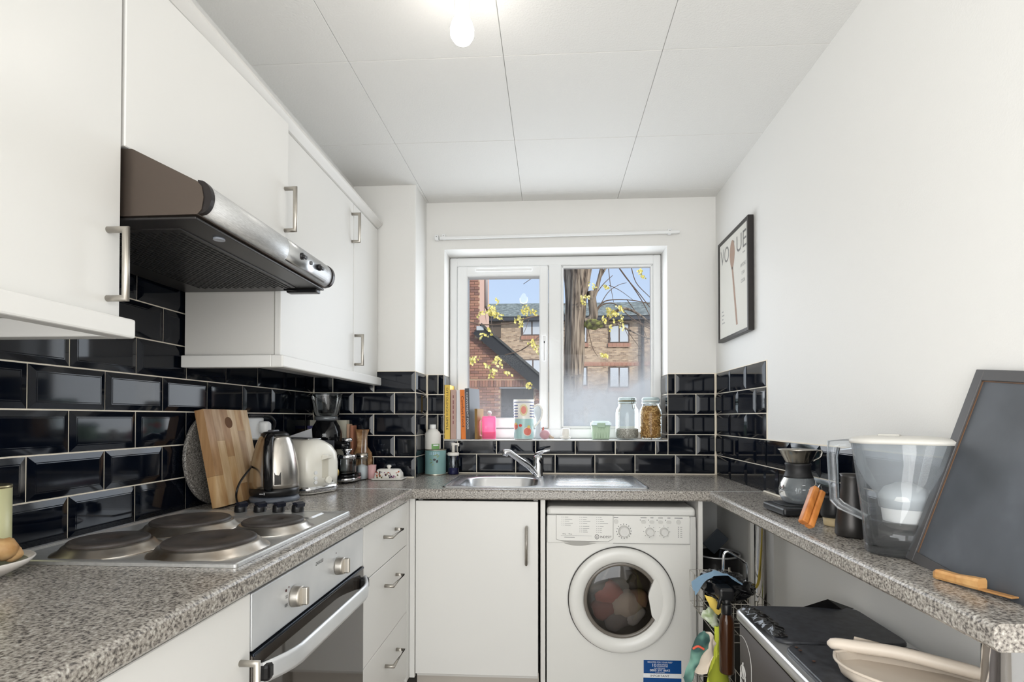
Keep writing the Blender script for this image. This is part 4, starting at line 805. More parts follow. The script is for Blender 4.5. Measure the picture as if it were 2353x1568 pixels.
# ------------------------------------------------------------------ things by the sink
a, c = W(977, 1080, 'y', 2.655), W(1025, 1080, 'y', 2.655); tr_ = (c.x - a.x) / 2; tcx = (a.x + c.x) / 2; tz = W(1000, 1034, 'y', 2.62).z
tn = thing('olive_tin', 'turquoise olive tin standing at the pillar beside the soap', 'tin', (tcx, 2.655, ZT)); hz_ = tz - ZT
TUR = noisemat('turquoise_print', [(.3, (112, 152, 152)), (.7, (142, 178, 176))], 6, .4, 3)
part('can', MB().lathe([(tr_ - .001, .001)] + [(tr_ - (.0006 if i % 2 else 0), .006 + (hz_ - .010) * i / 24) for i in range(25)], seg=48), TUR, tn)
part('rim', MB().lathe([(tr_, hz_ - .004), (tr_ + .0012, hz_ - .002), (tr_, hz_), (tr_ - .003, hz_ - .001)], seg=48), mat('tin_rim', (200, 196, 180), .3, .8), tn); part('bottom_rim', MB().lathe([(tr_ + .0008, .001), (tr_ + .0012, .004), (tr_, .006)], seg=48, cap0=False, cap1=False), mat('tin_rim', (200, 196, 180), .3, .8), tn)
for k, (ang, z, sx, sz_, ro, c_) in enumerate(((6, .62, .0075, .0055, 0, (30, 32, 38)), (20, .55, .005, .0075, .2, (24, 26, 32)), (14, .80, .012, .002, -.2, (120, 134, 70)), (-14, .62, .008, .0018, .6, (130, 150, 90)), (-12, .50, .009, .0018, -.5, (120, 140, 80)), (24, .74, .008, .0018, -.7, (140, 150, 80)), (-2, .42, .006, .0016, -1.1, (150, 160, 100)))):
    t_ = math.radians(ang - 90); Mx = Matrix.Rotation(t_ + PI / 2, 4, 'Z') @ Matrix.Translation((0, -tr_ - .0004, hz_ * z)) @ Matrix.Rotation(ro, 4, 'Y')
    part('olive_print', MB().lathe([(1, 0), (1, -.0004)], seg=16, ax='y', M=Mx @ Matrix.Diagonal((sx, 1, sz_, 1))), mat('olive_%d' % k, c_, .4), tn)
for k in range(6):
    t_ = math.radians(-18 + k * 9.5); part('letter_bar', MB().box((-.0018, -.0005, -.007), (.0018, 0, .007), M=Matrix.Rotation(t_, 4, 'Z') @ Matrix.Translation((0, -tr_ - .0002, hz_ * .86))), mat('pale_blue_print', (176, 206, 220), .5), tn)
# white bottle standing in/behind the tin
bx_, by_ = W(998, 1000, 'y', 2.69).x, 2.655; zb0 = tz + .001; zb1 = W(998, 976, 'y', 2.655).z
wb_ = thing('white_bottle', 'white plastic bottle with green label standing on the olive tin', 'bottle', (bx_, by_, zb0)); H = zb1 - zb0
part('bottle', MB().lathe([(.0385, 0), (.0405, .004), (.0405, H * .60), (.036, H * .68), (.022, H * .80), (.014, H * .83)], seg=36), mat('bottle_white', (224, 222, 216), .4), wb_); part('cap', MB().lathe([(.0155, H * .82), (.0165, H * .84), (.0160, H * .99), (.014, H)], seg=28), mat('cap_white', (236, 236, 234), .35), wb_)
lb_ = part('green_label', MB().grid(lambda s, t: (.0409 * math.sin(math.radians(4 + 62 * s)), -.0409 * math.cos(math.radians(4 + 62 * s)), .001 + H * .22 * t), 10, 2), mat('label_green', (110, 158, 92), .5), wb_)
part('label_print', MB().grid(lambda s, t: (.0413 * math.sin(math.radians(16 + 40 * s)), -.0413 * math.cos(math.radians(16 + 40 * s)), H * .15 + H * .045 * t), 8, 1), WHITEPR, lb_)
# soap dispenser
a, c = W(1029, 1080, 'y', 2.66), W(1055, 1080, 'y', 2.66); sr = (c.x - a.x) / 2; scx_ = (a.x + c.x) / 2
sd = thing('soap_dispenser', 'clear pump soap bottle with a little blue liquid by the sink', 'soap dispenser', (scx_, 2.655, ZT)); zs1 = W(1042, 1047, 'y', 2.655).z - ZT; zs2 = W(1042, 1018, 'y', 2.655).z - ZT
part('bottle', MB().lathe([(sr - .002, .001), (sr, .004), (sr, zs1 - .006), (sr - .003, zs1)], seg=32), thinglass('bottle_clear', (206, 212, 222), 1.4), sd); part('liquid', MB().lathe([(sr - .003, .002), (sr - .0015, .005), (sr - .0015, .034), (.002, .034)], seg=28), mat('blue_soap', (44, 46, 112), .15), sd)
part('collar', MB().lathe([(sr - .001, zs1 - .001), (sr, zs1 + .002), (sr, zs1 + .013), (sr - .003, zs1 + .015)], seg=28), mat('pump_white', (232, 228, 220), .4), sd); part('pump_tube', MB().lathe([(.0035, .012), (.0035, zs1 * .4), (.007, zs1 * .45), (.007, zs1)], seg=12), mat('pump_white'), sd)
part('pump_head', MB().lathe([(.008, zs1 + .014), (.008, zs2 - .016), (.010, zs2 - .014), (.010, zs2)], seg=18).box((.004, -.006, zs2 - .012), (.030, .006, zs2 - .002), .002).box((.024, -.005, zs2 - .018), (.030, .005, zs2 - .010), .002), mat('pump_white'), sd)

# ------------------------------------------------------------------ things on the window sill
ZS = WZ0 + .001; CREAMP = mat('book_pages', (236, 232, 222), .8)
def bars(parent, M, w, h, n_, m, seed=1):
    rnd_ = random.Random(seed); b_ = MB(); x = -w / 2; k_ = w / n_
    for i in range(n_):
        l_ = k_ * rnd_.uniform(.55, .82); b_.add([(x, -h / 2, .0004), (x + l_, -h / 2, .0004), (x + l_, h / 2, .0004), (x, h / 2, .0004)], [(0, 1, 2, 3)], M=M); x += k_
    part('small_print', b_, m, parent, kind='stuff')
def book(label, u0, u1, vt, col, y=2.722, depth=.118, lean=0, yaw=0, txt=None, tcol=INK, tspan=.7, th=.5):
    a, c = W(u0, vt, 'y', y), W(u1, vt, 'y', y); w = c.x - a.x; h = a.z - ZS
    b = thing('book', label, 'book', (a.x, y, ZS), group='books on the window sill'); b.rotation_euler = (0, lean, yaw)
    m = mat('cover_' + label[:14].replace(' ', '_'), col, .5)
    part('cover', MB().box((0, 0, 0), (.002, depth, h)).box((w - .002, 0, 0), (w, depth, h)).box((.002, 0, 0), (w - .002, .003, h)), m, b); part('pages', MB().box((.002, .003, .003), (w - .002, depth - .003, h - .003)), CREAMP, b)
    if txt: text('lettering', txt, tcol, b, Matrix.Translation((w / 2, 0, h * .56)) @ frame(Vector(), (0, 0, -1), (1, 0, 0)), w=h * tspan, h=w * th, world=False)
    return b
book('yellow cookbook at the left end of the window sill', 1021, 1034, 885, (228, 192, 84), 2.718, .125, txt='OTTOLENGHI SIMPLE', tspan=.78, th=.36)
book('dusty pink book next to the yellow cookbook', 1035.5, 1048, 896, (190, 158, 146), 2.718, .13, tspan=.6)
bk = bpy.data.objects['book.001']; bars(bk, Matrix.Translation((.0142, 0, .15)) @ frame(Vector(), (0, 0, -1), (1, 0, 0)), .16, .006, 6, mat('mauve_print', (150, 100, 100), .6))
book('slim white book between the pink and orange books', 1049, 1059, 897, (222, 220, 222), 2.72, .13)
book('orange cookbook leaning beside the grey one', 1060, 1070.5, 896, (226, 122, 36), 2.716, .12, lean=-.030, txt='Comfort Food', tcol=mat('brown_print', (92, 40, 20), .6), tspan=.62, th=.55)
book('grey cookbook with white spine lettering leaning to the left', 1071, 1082, 893, (92, 94, 98), 2.716, .12, lean=-.030, yaw=-.32, txt='CONVENIENT FOOD', tcol=WHITEPR, tspan=.72, th=.42)
book('small brown notebook with white cover beside the pink bottle', 1091, 1098, 940, (150, 118, 70), 2.722, .07, lean=-.01, yaw=-.35)
# pink bottle with handle
a, c = W(1104, 957, 'y', 2.735), W(1139, 957, 'y', 2.735); pw = (c.x - a.x) / 2; pxm = (a.x + c.x) / 2; ph = a.z - ZS
pb_ = thing('pink_bottle', 'bright pink see-through bottle with white spray top on the sill', 'bottle', (pxm, 2.745, ZS))
PK = thinglass('pink_clear', (255, 190, 214), .8, .05, .5, (255, 160, 200)); part('bottle', MB().loft([rr(.004, 0, pw - .006, .017, .012, .001), rr(.004, 0, pw - .004, .020, .014, .006), rr(.004, 0, pw - .004, .020, .014, ph - .008), rr(.004, 0, pw - .008, .016, .012, ph)]), PK, pb_)
part('liquid', MB().loft([rr(.004, 0, pw - .008, .016, .010, .004), rr(.004, 0, pw - .007, .017, .011, ph * .32)]), mat('pink_liquid', (250, 150, 180), .2), pb_)
part('handle', MB().tube(smooth([(-pw + .010, 0, ph * .82), (-pw - .004, 0, ph * .74), (-pw - .005, 0, ph * .22), (-pw + .010, 0, ph * .15)]), .0045, 8), mat('pink_pale', (246, 180, 196), .3), pb_)
part('neck', MB().lathe([(.009, ph - .001), (.009, ph + .012), (.011, ph + .013), (.011, ph + .024), (.004, ph + .028)], (.006, 0, 0), 18), mat('nozzle_white', (236, 232, 234), .4), pb_)
# tall mug
a, c = W(1180, 930, 'y', 2.75), W(1227, 930, 'y', 2.75); mr = (c.x - a.x) / 2; mx = (a.x + c.x) / 2; mh = W(1203, 918, 'y', 2.75 - mr).z - ZS
mg = thing('tall_mug', 'tall painted mug with peaches and blue stripes on the sill', 'mug', (mx, 2.752, ZS))
part('mug', MB().lathe([(mr * .88, .001), (mr * .93, .006), (mr * .95, mh * .5), (mr, mh), (mr - .004, mh), (mr * .90, mh * .5), (mr * .84, .012), (.002, .010)], seg=44), CER, mg)
def wrap(a0, a1, z0, z1, r_, nu=12): return MB().grid(lambda s, t: (r_ * math.sin(math.radians(a0 + (a1 - a0) * s)), -r_ * math.cos(math.radians(a0 + (a1 - a0) * s)), z0 + (z1 - z0) * t), nu, 2)
part('turquoise_band', wrap(-100, 100, .004, mh * .515, mr * .962, 24), mat('mug_turq', (172, 206, 204), .25), mg)
ST = mat('stripe_blue', (96, 108, 158), .3)
for z in (.56, .63, .70, .77, .84): part('stripe', wrap(-88, -32, mh * z, mh * (z + .022), mr * (.9535 + .05 * (z - .5)) + .0022, 8), ST, mg); part('stripe', wrap(38, 86, mh * z, mh * (z + .022), mr * (.9535 + .05 * (z - .5)) + .0022, 8), ST, mg)
part('stripe', wrap(-100, 100, mh * .925, mh * .94, mr * .9985 + .0008, 24), ST, mg)
def disc(ang, z, rx, rz, c_, nm, lift=.0016):
    q = math.radians(ang); pts = [(0, 0)] + [(math.cos(2 * PI * k / 22) * rx, math.sin(2 * PI * k / 22) * rz) for k in range(22)]
    R_ = mr * (.955 + .09 * max(0, z / mh - .5)) + lift; vs = [(R_ * math.sin(q + x / R_), -R_ * math.cos(q + x / R_), z + y) for x, y in pts]
    return part(nm, MB().add(vs, [(0, 1 + k, 1 + (k + 1) % 22) for k in range(22)]), mat('fruit_%d_%d_%d' % c_, c_, .35), mg)
disc(2, mh * .735, .021, .030, (228, 214, 170), 'painted_fruit', .002); disc(2, mh * .735, .0135, .020, (222, 132, 118), 'painted_fruit', .003)
disc(26, mh * .20, .024, .024, (238, 226, 216), 'painted_fruit', .001); disc(26, mh * .20, .021, .020, (222, 126, 112), 'painted_fruit', .002); disc(32, mh * .315, .009, .008, (228, 204, 120), 'painted_leaf', .003)
disc(-52, mh * .33, .019, .017, (220, 122, 108), 'painted_fruit', .002); disc(-46, mh * .39, .008, .006, (226, 200, 110), 'painted_leaf', .003); disc(-16, mh * .35, .009, .007, (220, 84, 76), 'painted_fruit', .002)
part('handle', MB().tube(smooth([(mr * .92, 0, mh * .80), (mr + .022, 0, mh * .87), (mr + .043, 0, mh * .74), (mr + .034, 0, mh * .50), (mr * .90, 0, mh * .28)]), .0052, 10), CER, mg)
# round white bottle top behind the mug
a = W(1237, 925, 'y', 2.80); single('white_ball', MB().lathe([(.016, 0), (.018, .02), (.014, .09), (.016, .11), (.026, .128), (.030, .150), (.026, .172), (.012, .184), (.002, .187)], (a.x, 2.81, ZS), 24), mat('matt_pale', (184, 190, 194), .5), 'pale round-topped ornament half hidden behind the mug handle', 'ornament', (a.x, 2.81, ZS))  # plain pale ornament, gives no light
# pink bird-shaped garlic / salt pig
a = W(1252, 998, 'y', 2.735); PG = mat('mauve_ceramic', (206, 162, 170), .35)
pg_ = thing('pink_ornament', 'small pink round ornament with open beak next to the mug', 'ornament', (a.x, 2.735, ZS))
part('body', MB().ball((0, 0, .0255), .026, 22, 14, 1.05, .9, .98), PG, pg_); part('crest', MB().loft([[(-.018, -.006, .044), (-.004, -.006, .048), (-.004, .006, .048), (-.018, .006, .044)], [(-.010, -.002, .066), (-.004, -.002, .062), (-.004, .002, .062), (-.010, .002, .066)]], smooth=False), mat('coral', (206, 124, 112), .4), pg_)
part('tail', MB().tube([(.018, -.002, .020), (.036, -.006, .010), (.046, -.008, .008)], [.010, .007, .006], 10), mat('cork', (188, 168, 150), .6), pg_)
# egg cup
a = W(1300, 1000, 'y', 2.735); ec = thing('egg_cup', 'white egg cup with small saucer in front of the mullion', 'egg cup', (a.x, 2.735, ZS))
part('saucer', MB().lathe([(.012, .001), (.022, .004), (.030, .013), (.029, .014), (.012, .008)], seg=28), CER, ec); part('cup', MB().lathe([(.010, .008), (.018, .016), (.020, .030), (.0200, .056), (.017, .057)], seg=28), CER, ec)
# green lunch box
a, c = W(1360, 985, 'y', 2.735), W(1403, 985, 'y', 2.735); gw = (c.x - a.x) / 2; gx = (a.x + c.x) / 2; gh = W(1380, 977, 'y', 2.735).z - ZS
gb_ = thing('lunch_box', 'small pale green ribbed box with clear clip lid on the sill', 'lunch box', (gx, 2.765, ZS)); GR = mat('pastel_green', (186, 208, 182), .4)
part('box', MB().loft([rr(0, 0, gw - .005, .026, .008, .001), rr(0, 0, gw, .030, .008, gh)]), GR, gb_)
for k in range(11): x = -gw + .008 + k * (2 * gw - .016) / 10; part('rib', MB().box((x - .0022, -.0312, .006), (x + .0022, -.0275, gh - .012), .001), GR, gb_)
lt = part('lid', MB().loft([rr(0, 0, gw + .004, .034, .009, gh - .004), rr(0, 0, gw + .004, .034, .009, gh + .010), rr(0, 0, gw - .004, .026, .008, gh + .014), rr(0, 0, gw - .006, .024, .008, gh + .020)]), thinglass('lid_clear', (244, 246, 246), 1.2, .05, .45), gb_)
part('clip', MB().box((-.021, -.039, gh - .012), (.021, -.033, gh + .011), .002), mat('clip_green', (164, 190, 166), .4), lt)
# swing-top jars
def kilner(label, u0, u1, vt, y, fill):
    a, c = W(u0, 960, 'y', y), W(u1, 960, 'y', y); r_ = (c.x - a.x) / 2; h = W(u0, vt, 'y', y).z - ZS
    t = thing('storage_jar', label, 'jar', ((a.x + c.x) / 2, y, ZS), group='swing-top jars on the sill'); rn = r_ * .76
    part('glass', MB().lathe([(r_ * .80, .001), (r_ * .95, .008), (r_, .022), (r_, h * .62), (r_ * .97, h * .70), (rn, h * .80), (rn * .98, h * .86)], seg=44, cap1=False), thinglass('jar_glass', (246, 250, 250), .5), t)
    ring = part('neck_ring', MB().lathe([(rn * 1.03, h * .855), (rn * 1.05, h * .87), (rn * 1.05, h * .895), (rn, h * .90)], seg=40), thinglass('jar_glass_thick', (224, 234, 228), 1.0, .03, .3), t)
    part('seal', MB().lathe([(rn * 1.03, h * .90), (rn * 1.04, h * .925), (rn, h * .93)], seg=40), mat('seal_olive' if fill == 'grain' else 'seal_white', (128, 120, 88) if fill == 'grain' else (236, 236, 232), .5), t)
    part('lid', MB().lathe([(rn * 1.03, h * .93), (rn * 1.06, h * .945), (rn * 1.03, h * .985), (rn * .9, h), (.002, h * 1.0)], seg=40), thinglass('jar_glass_thick'), t)
    wire = mat('jar_wire', (120, 116, 100), .3, .9) if fill == 'grain' else CHROME
    wm_ = Matrix.Rotation(math.radians(28 if fill == 'grain' else 75), 4, 'Z')
    part('clasp', MB().tube([(-.007, -rn * 1.08, h * .86), (-.009, -rn * 1.1, h * .96), (.009, -rn * 1.1, h * .96), (.007, -rn * 1.08, h * .86)], .0014, 6, closed=True, M=wm_).tube([(-.006, -rn * 1.12, h * .86), (-.005, -rn * 1.26, h * .72), (.005, -rn * 1.26, h * .72), (.006, -rn * 1.12, h * .86)], .0012, 6, closed=True, M=wm_), wire, t)
    part('wire_band', MB().tube([(rn * 1.06 * math.cos(q), rn * 1.06 * math.sin(q), h * .855) for q in [2 * PI * k / 28 for k in range(28)]], .0012, 6, closed=True), wire, t)
    return t, r_, h
t, r_, h = kilner('swing-top glass jar with a little grey grain at the bottom', 1415, 1467, 914, 2.768, 'grain')
gm = MB().lathe([(r_ * .78, .004), (r_ * .93, .010), (r_ * .975, .024), (r_ * .975, .054), (r_ * .8, .058), (.002, .055)], seg=36); part('grain', gm, noisemat('grain_mix', [(.35, (112, 104, 96)), (.5, (164, 156, 146)), (.65, (206, 200, 190))], 260, .8, 3), t, kind='stuff')
t, r_, h = kilner('swing-top glass jar full of pasta spirals beside the tiles', 1470, 1520, 914, 2.768, 'pasta')
rnd = random.Random(5); pm = MB(); core = MB().lathe([(r_ * .70, .010), (r_ * .80, .03), (r_ * .82, h * .6), (r_ * .5, h * .80)], seg=24)
for k in range(330):
    th = rnd.uniform(0, 2 * PI); z = rnd.uniform(.012, h * .78); rad = r_ * (.84 if z < h * .62 else .84 - (z / h - .62) * 1.6) * rnd.uniform(.86, 1.04)
    ax = Vector((rnd.uniform(-1, 1), rnd.uniform(-1, 1), rnd.uniform(-.6, .6))); er = Vector((math.cos(th), math.sin(th), 0)); ax = (ax - er * ax.dot(er) * .9).normalized(); o_ = Vector((rad * math.cos(th), rad * math.sin(th), z)); s_ = ax.cross(er)
    pm.tube([o_ + ax * (.011 * (q / 4 - .5) * 2) + (s_ * math.cos(q * 1.9) + er * math.sin(q * 1.9)) * .0018 for q in range(5)], .0028, 5)
PAS = noisemat('pasta', [(.35, (188, 140, 78)), (.65, (222, 182, 120))], 60, .55); part('pasta', pm, PAS, t, kind='stuff'); part('pasta_core', core, mat('pasta_dark', (150, 108, 58), .8), t, kind='stuff')
# ------------------------------------------------------------------ picture on the right wall
c = [W(1656, 563, 'x', XR - .006), W(1727, 501, 'x', XR - .006), W(1732, 763, 'x', XR - .006), W(1661, 787, 'x', XR - .006)]
py0, py1 = (c[1].y + c[2].y) / 2, (c[0].y + c[3].y) / 2; pz0, pz1 = 1.567, 2.045
pf = thing('framed_poster', 'black framed magazine-cover poster on the right wall', 'picture', (XR, (py0 + py1) / 2, pz0)); fw = .015; xa, xb = XR - .024, XR - .001
FRM = mat('frame_black', (36, 32, 31), .4)
for (y0, z0, y1, z1) in ((py0, pz0, py0 + fw, pz1), (py1 - fw, pz0, py1, pz1)): part('frame_side', MB().box((xa, y0, z0), (xb, y1, z1), .001, seg=1), FRM, pf, True)
for (y0, z0, y1, z1) in ((py0 + fw, pz0, py1 - fw, pz0 + fw), (py0 + fw, pz1 - fw, py1 - fw, pz1)): part('frame_rail', MB().box((xa, y0, z0), (xb, y1, z1), .001, seg=1), FRM, pf, True)
XPAP = XR - .0195
part('print', MB().box((XPAP, py0 + fw, pz0 + fw), (XR - .004, py1 - fw, pz1 - fw)), mat('poster_paper', (226, 224, 216), .6), pf, True)
FR = lambda y, z: frame(Vector((XPAP, y, z)), (0, -1, 0), (0, 0, 1)); ym = (py0 + py1) / 2; DG = mat('poster_ink', (74, 74, 76), .6)
text('lettering', 'VO', DG, pf, FR(py1 - .088, pz1 - .080), w=.115, h=.072); text('lettering', 'UE', DG, pf, FR(py0 + .088, pz1 - .080), w=.115, h=.072); text('lettering', 'G', DG, pf, FR(ym + .004, pz1 - .080), w=.052, h=.072)
for k, s_ in enumerate(('ANYONE', 'CAN', 'COOK')): text('lettering', s_, GREYPR, pf, FR(py0 + .070, pz1 - .185 - .034 * k), w=(.060, .034, .048)[k], h=.015)
pbr = MB()
for k, (y, z, w_) in enumerate(((py0 + .060, pz1 - .135, .030), (py1 - .055, pz0 + .140, .020), (py1 - .060, pz0 + .122, .034), (py1 - .054, pz0 + .104, .018), (py1 - .064, pz0 + .086, .040))):
    for i in range(3): pbr.box((XPAP - .0003, y - w_ / 2 + i * w_ / 3, z - .003), (XPAP, y - w_ / 2 + (i + .75) * w_ / 3, z + .003))
part('small_print', pbr, mat('light_grey_print'), pf, True, kind='stuff')
# the wooden spoon of the picture
sp = []
for s in range(40):
    q = 2 * PI * s / 40; x, z = .033 * math.cos(q), .066 * math.sin(q); sp.append((x * (1 - .25 * (z < 0) * (-z / .062)), z))
Msp = Matrix.Translation((XPAP - .0004, ym + .006, pz1 - .105)) 
vs = [(0, 0, 0)] + [(0, -x, z) for x, z in sp]; part('printed_spoon', MB().add(vs, [(0, 1 + k, 1 + (k + 1) % 40) for k in range(40)], M=Msp).add([(0, .010, -.055), (0, -.010, -.055), (0, -.066, -.325), (0, -.046, -.325)], [(0, 1, 2, 3)], M=Msp), mat('spoon_print', (156, 116, 90), .6), pf, True)
part('glazing', MB().box((XPAP - .002, py0 + fw - .001, pz0 + fw - .001), (XPAP - .0015, py1 - fw + .001, pz1 - fw + .001)), thinglass('picture_glass', (254, 254, 254), .25), pf, True)

# ------------------------------------------------------------------ things on the right-hand shelf
# coffee scale with dripper carafe
s0 = W(1797, 1190, 'z', ZT); ms = thing('kitchen_scale', 'flat black coffee scale under the glass carafe', 'scale', (.742, 1.635, ZT), .02)
part('body', MB().box((-.072, -.073, .004), (.072, .073, .026), .006), mat('scale_black', (30, 31, 34), .3), ms)
pad = part('rubber_mat', MB().loft([rr(.006, .012, .060, .055, .03, .026), rr(.006, .012, .060, .055, .03, .0285)]), SATBLK, ms)
for x in (-.05, .05):
    for y in (-.05, .05): part('foot', MB().lathe([(.008, 0), (.008, .005)], (x, y, 0), 10), BLACKP, ms)
cx_, cy_ = .752, 1.648; zc0 = ZT + .0295
cf = thing('coffee_carafe', 'glass coffee carafe with black collar and steel dripper cone', 'carafe', (cx_, cy_, zc0))
part('glass', MB().lathe([(.035, .001), (.046, .008), (.0535, .026), (.0545, .042), (.050, .060), (.040, .080), (.033, .092), (.0335, .110), (.036, .118)], seg=44, cap1=False), thinglass('carafe_glass', (226, 232, 232), 1.0, .04, .22), cf)
part('scale_print', MB().box((-.012, -.0545, .045), (-.004, -.0535, .047)).box((-.012, -.053, .058), (-.004, -.052, .060)).box((.006, -.0545, .045), (.010, -.0535, .049)), WHITEPR, cf, kind='stuff')
part('collar', MB().lathe([(.042, .078), (.0395, .083), (.035, .096), (.0345, .112), (.0375, .118), (.036, .121)], seg=40), SATBLK, cf)
part('dripper_cone', MB().lathe([(.030, .117), (.033, .121), (.046, .146), (.0535, .160), (.0565, .1625), (.0525, .162), (.044, .147), (.026, .116)], seg=44, cap0=False, cap1=False), mat('dripper_steel', (176, 172, 164), .22, 1), cf)
part('cone_handle', MB().tube(smooth([(.050, -.006, .158), (.066, -.008, .158), (.062, -.008, .140), (.042, -.006, .128)]), .0028, 8), mat('dripper_steel'), cf)
# small black pot with a split wooden handle
pox, poy = .755, 1.452
pt = thing('coffee_pot', 'small black pot with split wooden handle on the shelf', 'pot', (pox, poy, ZT)); WH = noisemat('handle_wood', [(.3, (168, 96, 40)), (.6, (206, 132, 66)), (.8, (222, 156, 90))], 12, .4, 4, 0, (4, 4, 1))
part('pot', MB().lathe([(.030, .024), (.034, .034), (.030, .075), (.028, .082), (.026, .080), (.028, .04), (.002, .032)], seg=32), mat('pot_black', (32, 32, 34), .35), pt); part('cork_base', MB().lathe([(.024, .001), (.025, .004), (.027, .025)], seg=28), mat('pale_wood', (206, 186, 146), .6), pt)
part('lid_arch', MB().tube(smooth([(.0, -.028, .078), (.0, -.012, .112), (.0, .012, .112), (.0, .028, .078)]), .002, 8), BLACKP, pt)
ha, hb_ = W(1880, 1126, 'y', 1.40), W(1852, 1206, 'y', 1.352); ha = ha - Vector((pox, poy, ZT)); hb_ = hb_ - Vector((pox, poy, ZT)); ax = (hb_ - ha).normalized(); sd_ = ax.cross(Vector((0, 1, 0))).normalized() * .0086
sn_ = sd_.normalized(); bn_ = ax.cross(sn_)
for s in (-1, 1): part('wooden_grip', MB().loft([[tuple(p + sd_ * s * 1.06 + sn_ * (x * k_) + bn_ * (y * k_)) for x, y, z in rr(0, 0, .0085, .0110, .0045, 0, 4)] for p, k_ in ((ha, .80), (ha + ax * .003, .97), (hb_ - ax * .003, 1.0), (hb_, .85))]), WH, pt)
part('handle_wire', MB().tube(smooth([(-.028, -.004, .070), ha * .6 + Vector((-.008, -.004, .040)), ha + Vector((.004, 0, .012)), ha + ax * .02]), .0016, 6), CHROME, pt)
# dark tapered jug behind the filter jug
single('dark_carafe', MB().lathe([(.034, 0), (.037, .004), (.036, .03), (.028, .085), (.024, .115), (.0235, .142), (.026, .150), (.022, .149), (.020, .12), (.002, .11)], (.733, 1.328, ZT + .001), 36), mat('dark_steel', (70, 68, 67), .38, .7), 'dark grey metal carafe behind the water filter jug', 'carafe', (.733, 1.328, ZT))
# water filter jug (local x: towards the spout, z up)
CLR = thinglass('jug_clear', (246, 248, 250), .7, .03, .10, (224, 228, 232)); FROST = thinglass('jug_funnel', (240, 243, 246), .5, .08, .26, (224, 228, 230))
jg = thing('water_filter_jug', 'clear water filter jug with white lid next to the chalkboard', 'jug', (.733, 1.155, ZT), math.radians(-38))
def jr_(sx, sy, x, z, r=.05): return rr(x, 0, sx, sy, r, z, 7)
part('jug_body', MB().loft([jr_(.058, .042, 0, .001), jr_(.062, .046, 0, .006), jr_(.068, .050, .002, .07), jr_(.078, .056, .004, .15), jr_(.092, .062, .008, .235)], True, False), CLR, jg)
part('water', MB().loft([jr_(.056, .041, 0, .004), jr_(.062, .046, .001, .072)]), thinglass('jug_water', (150, 148, 146), .8, .02), jg)
part('base_ledge', MB().loft([jr_(.0635, .0475, 0, .018), jr_(.064, .048, 0, .022)], False, False), thinglass('jug_edge', (190, 196, 200), 2), jg)
part('funnel', MB().loft([jr_(.045, .043, .010, .100, .040), jr_(.049, .045, .010, .126, .040), jr_(.068, .048, .009, .150), jr_(.082, .057, .008, .185), jr_(.089, .060, .008, .236)], True, False), FROST, jg)
ctg = part('filter_cartridge', MB().lathe([(.030, .058), (.036, .062), (.038, .068), (.044, .116), (.046, .118), (.046, .126), (.036, .142), (.014, .152), (.002, .153)], (.010, 0, 0), 32), mat('cartridge_white', (222, 222, 220), .5), jg)
lid = part('lid', MB().loft([jr_(.094, .064, .008, .234), jr_(.095, .065, .008, .241), jr_(.088, .058, .006, .246), jr_(.060, .036, .0, .250)]), mat('lid_white', (208, 206, 200), .4), jg)
part('lid_flap', MB().box((-.035, -.016, .249), (.004, .016, .2535), .002), mat('lid_white'), lid)
part('handle', MB().tube([(-.070, 0, .232), (-.120, 0, .226), (-.122, 0, .205), (-.118, 0, .105), (-.106, 0, .092), (-.058, 0, .070)], [.012, .0125, .0115, .010, .010, .008], 10), CLR, jg)
part('handle_core', MB().tube([(-.110, 0, .222), (-.114, 0, .2), (-.111, 0, .108)], .004, 8), thinglass('jug_edge'), jg)
# chalkboard leaning on the wall
bl = W(2075, 1287, 'z', ZT); cbx, cby = bl.x + .004, bl.y; tl_ = W(2243, 855, 'x', XR - .012)
ck = thing('chalkboard', 'black framed chalkboard leaning against the right wall', 'chalkboard', (cbx, cby, ZT + .005))
up_ = (tl_ - Vector((cbx, cby, ZT))); Hc = up_.length; up_.normalize(); al = Vector((.004, -1, .0)); al = (al - up_ * al.dot(up_)).normalized(); nr = al.cross(up_); nr = -nr if nr.x > 0 else nr
Mk = Matrix((al, up_, nr)).transposed().to_4x4(); Lc = .40; fw = .021; CF = mat('chalk_frame', (74, 73, 74), .45)
ZOFF = .0
for (x0, y0, x1, y1) in ((0, 0, fw, Hc), (Lc - fw, 0, Lc, Hc)): part('frame_side', MB().box((x0, y0, -.014), (x1, y1, 0), .001, M=Mk, seg=1), CF, ck)
for (x0, y0, x1, y1) in ((fw, 0, Lc - fw, fw), (fw, Hc - fw, Lc - fw, Hc)): part('frame_rail', MB().box((x0, y0, -.014), (x1, y1, 0), .001, M=Mk, seg=1), CF, ck)
part('slate_panel', MB().box((fw - .001, fw - .001, -.012), (Lc - fw + .001, Hc - fw + .001, -.005), M=Mk), noisemat('chalky_black', [(.35, (64, 67, 72)), (.6, (78, 82, 88)), (.8, (98, 103, 110))], 6, .5, 4), ck)
part('wood_lip', MB().box((fw, fw, -.006), (fw + .002, Hc - fw, -.0035), M=Mk).box((fw, Hc - fw - .002, -.006), (Lc - fw, Hc - fw, -.0035), M=Mk), mat('raw_wood', (104, 78, 58), .6), ck)
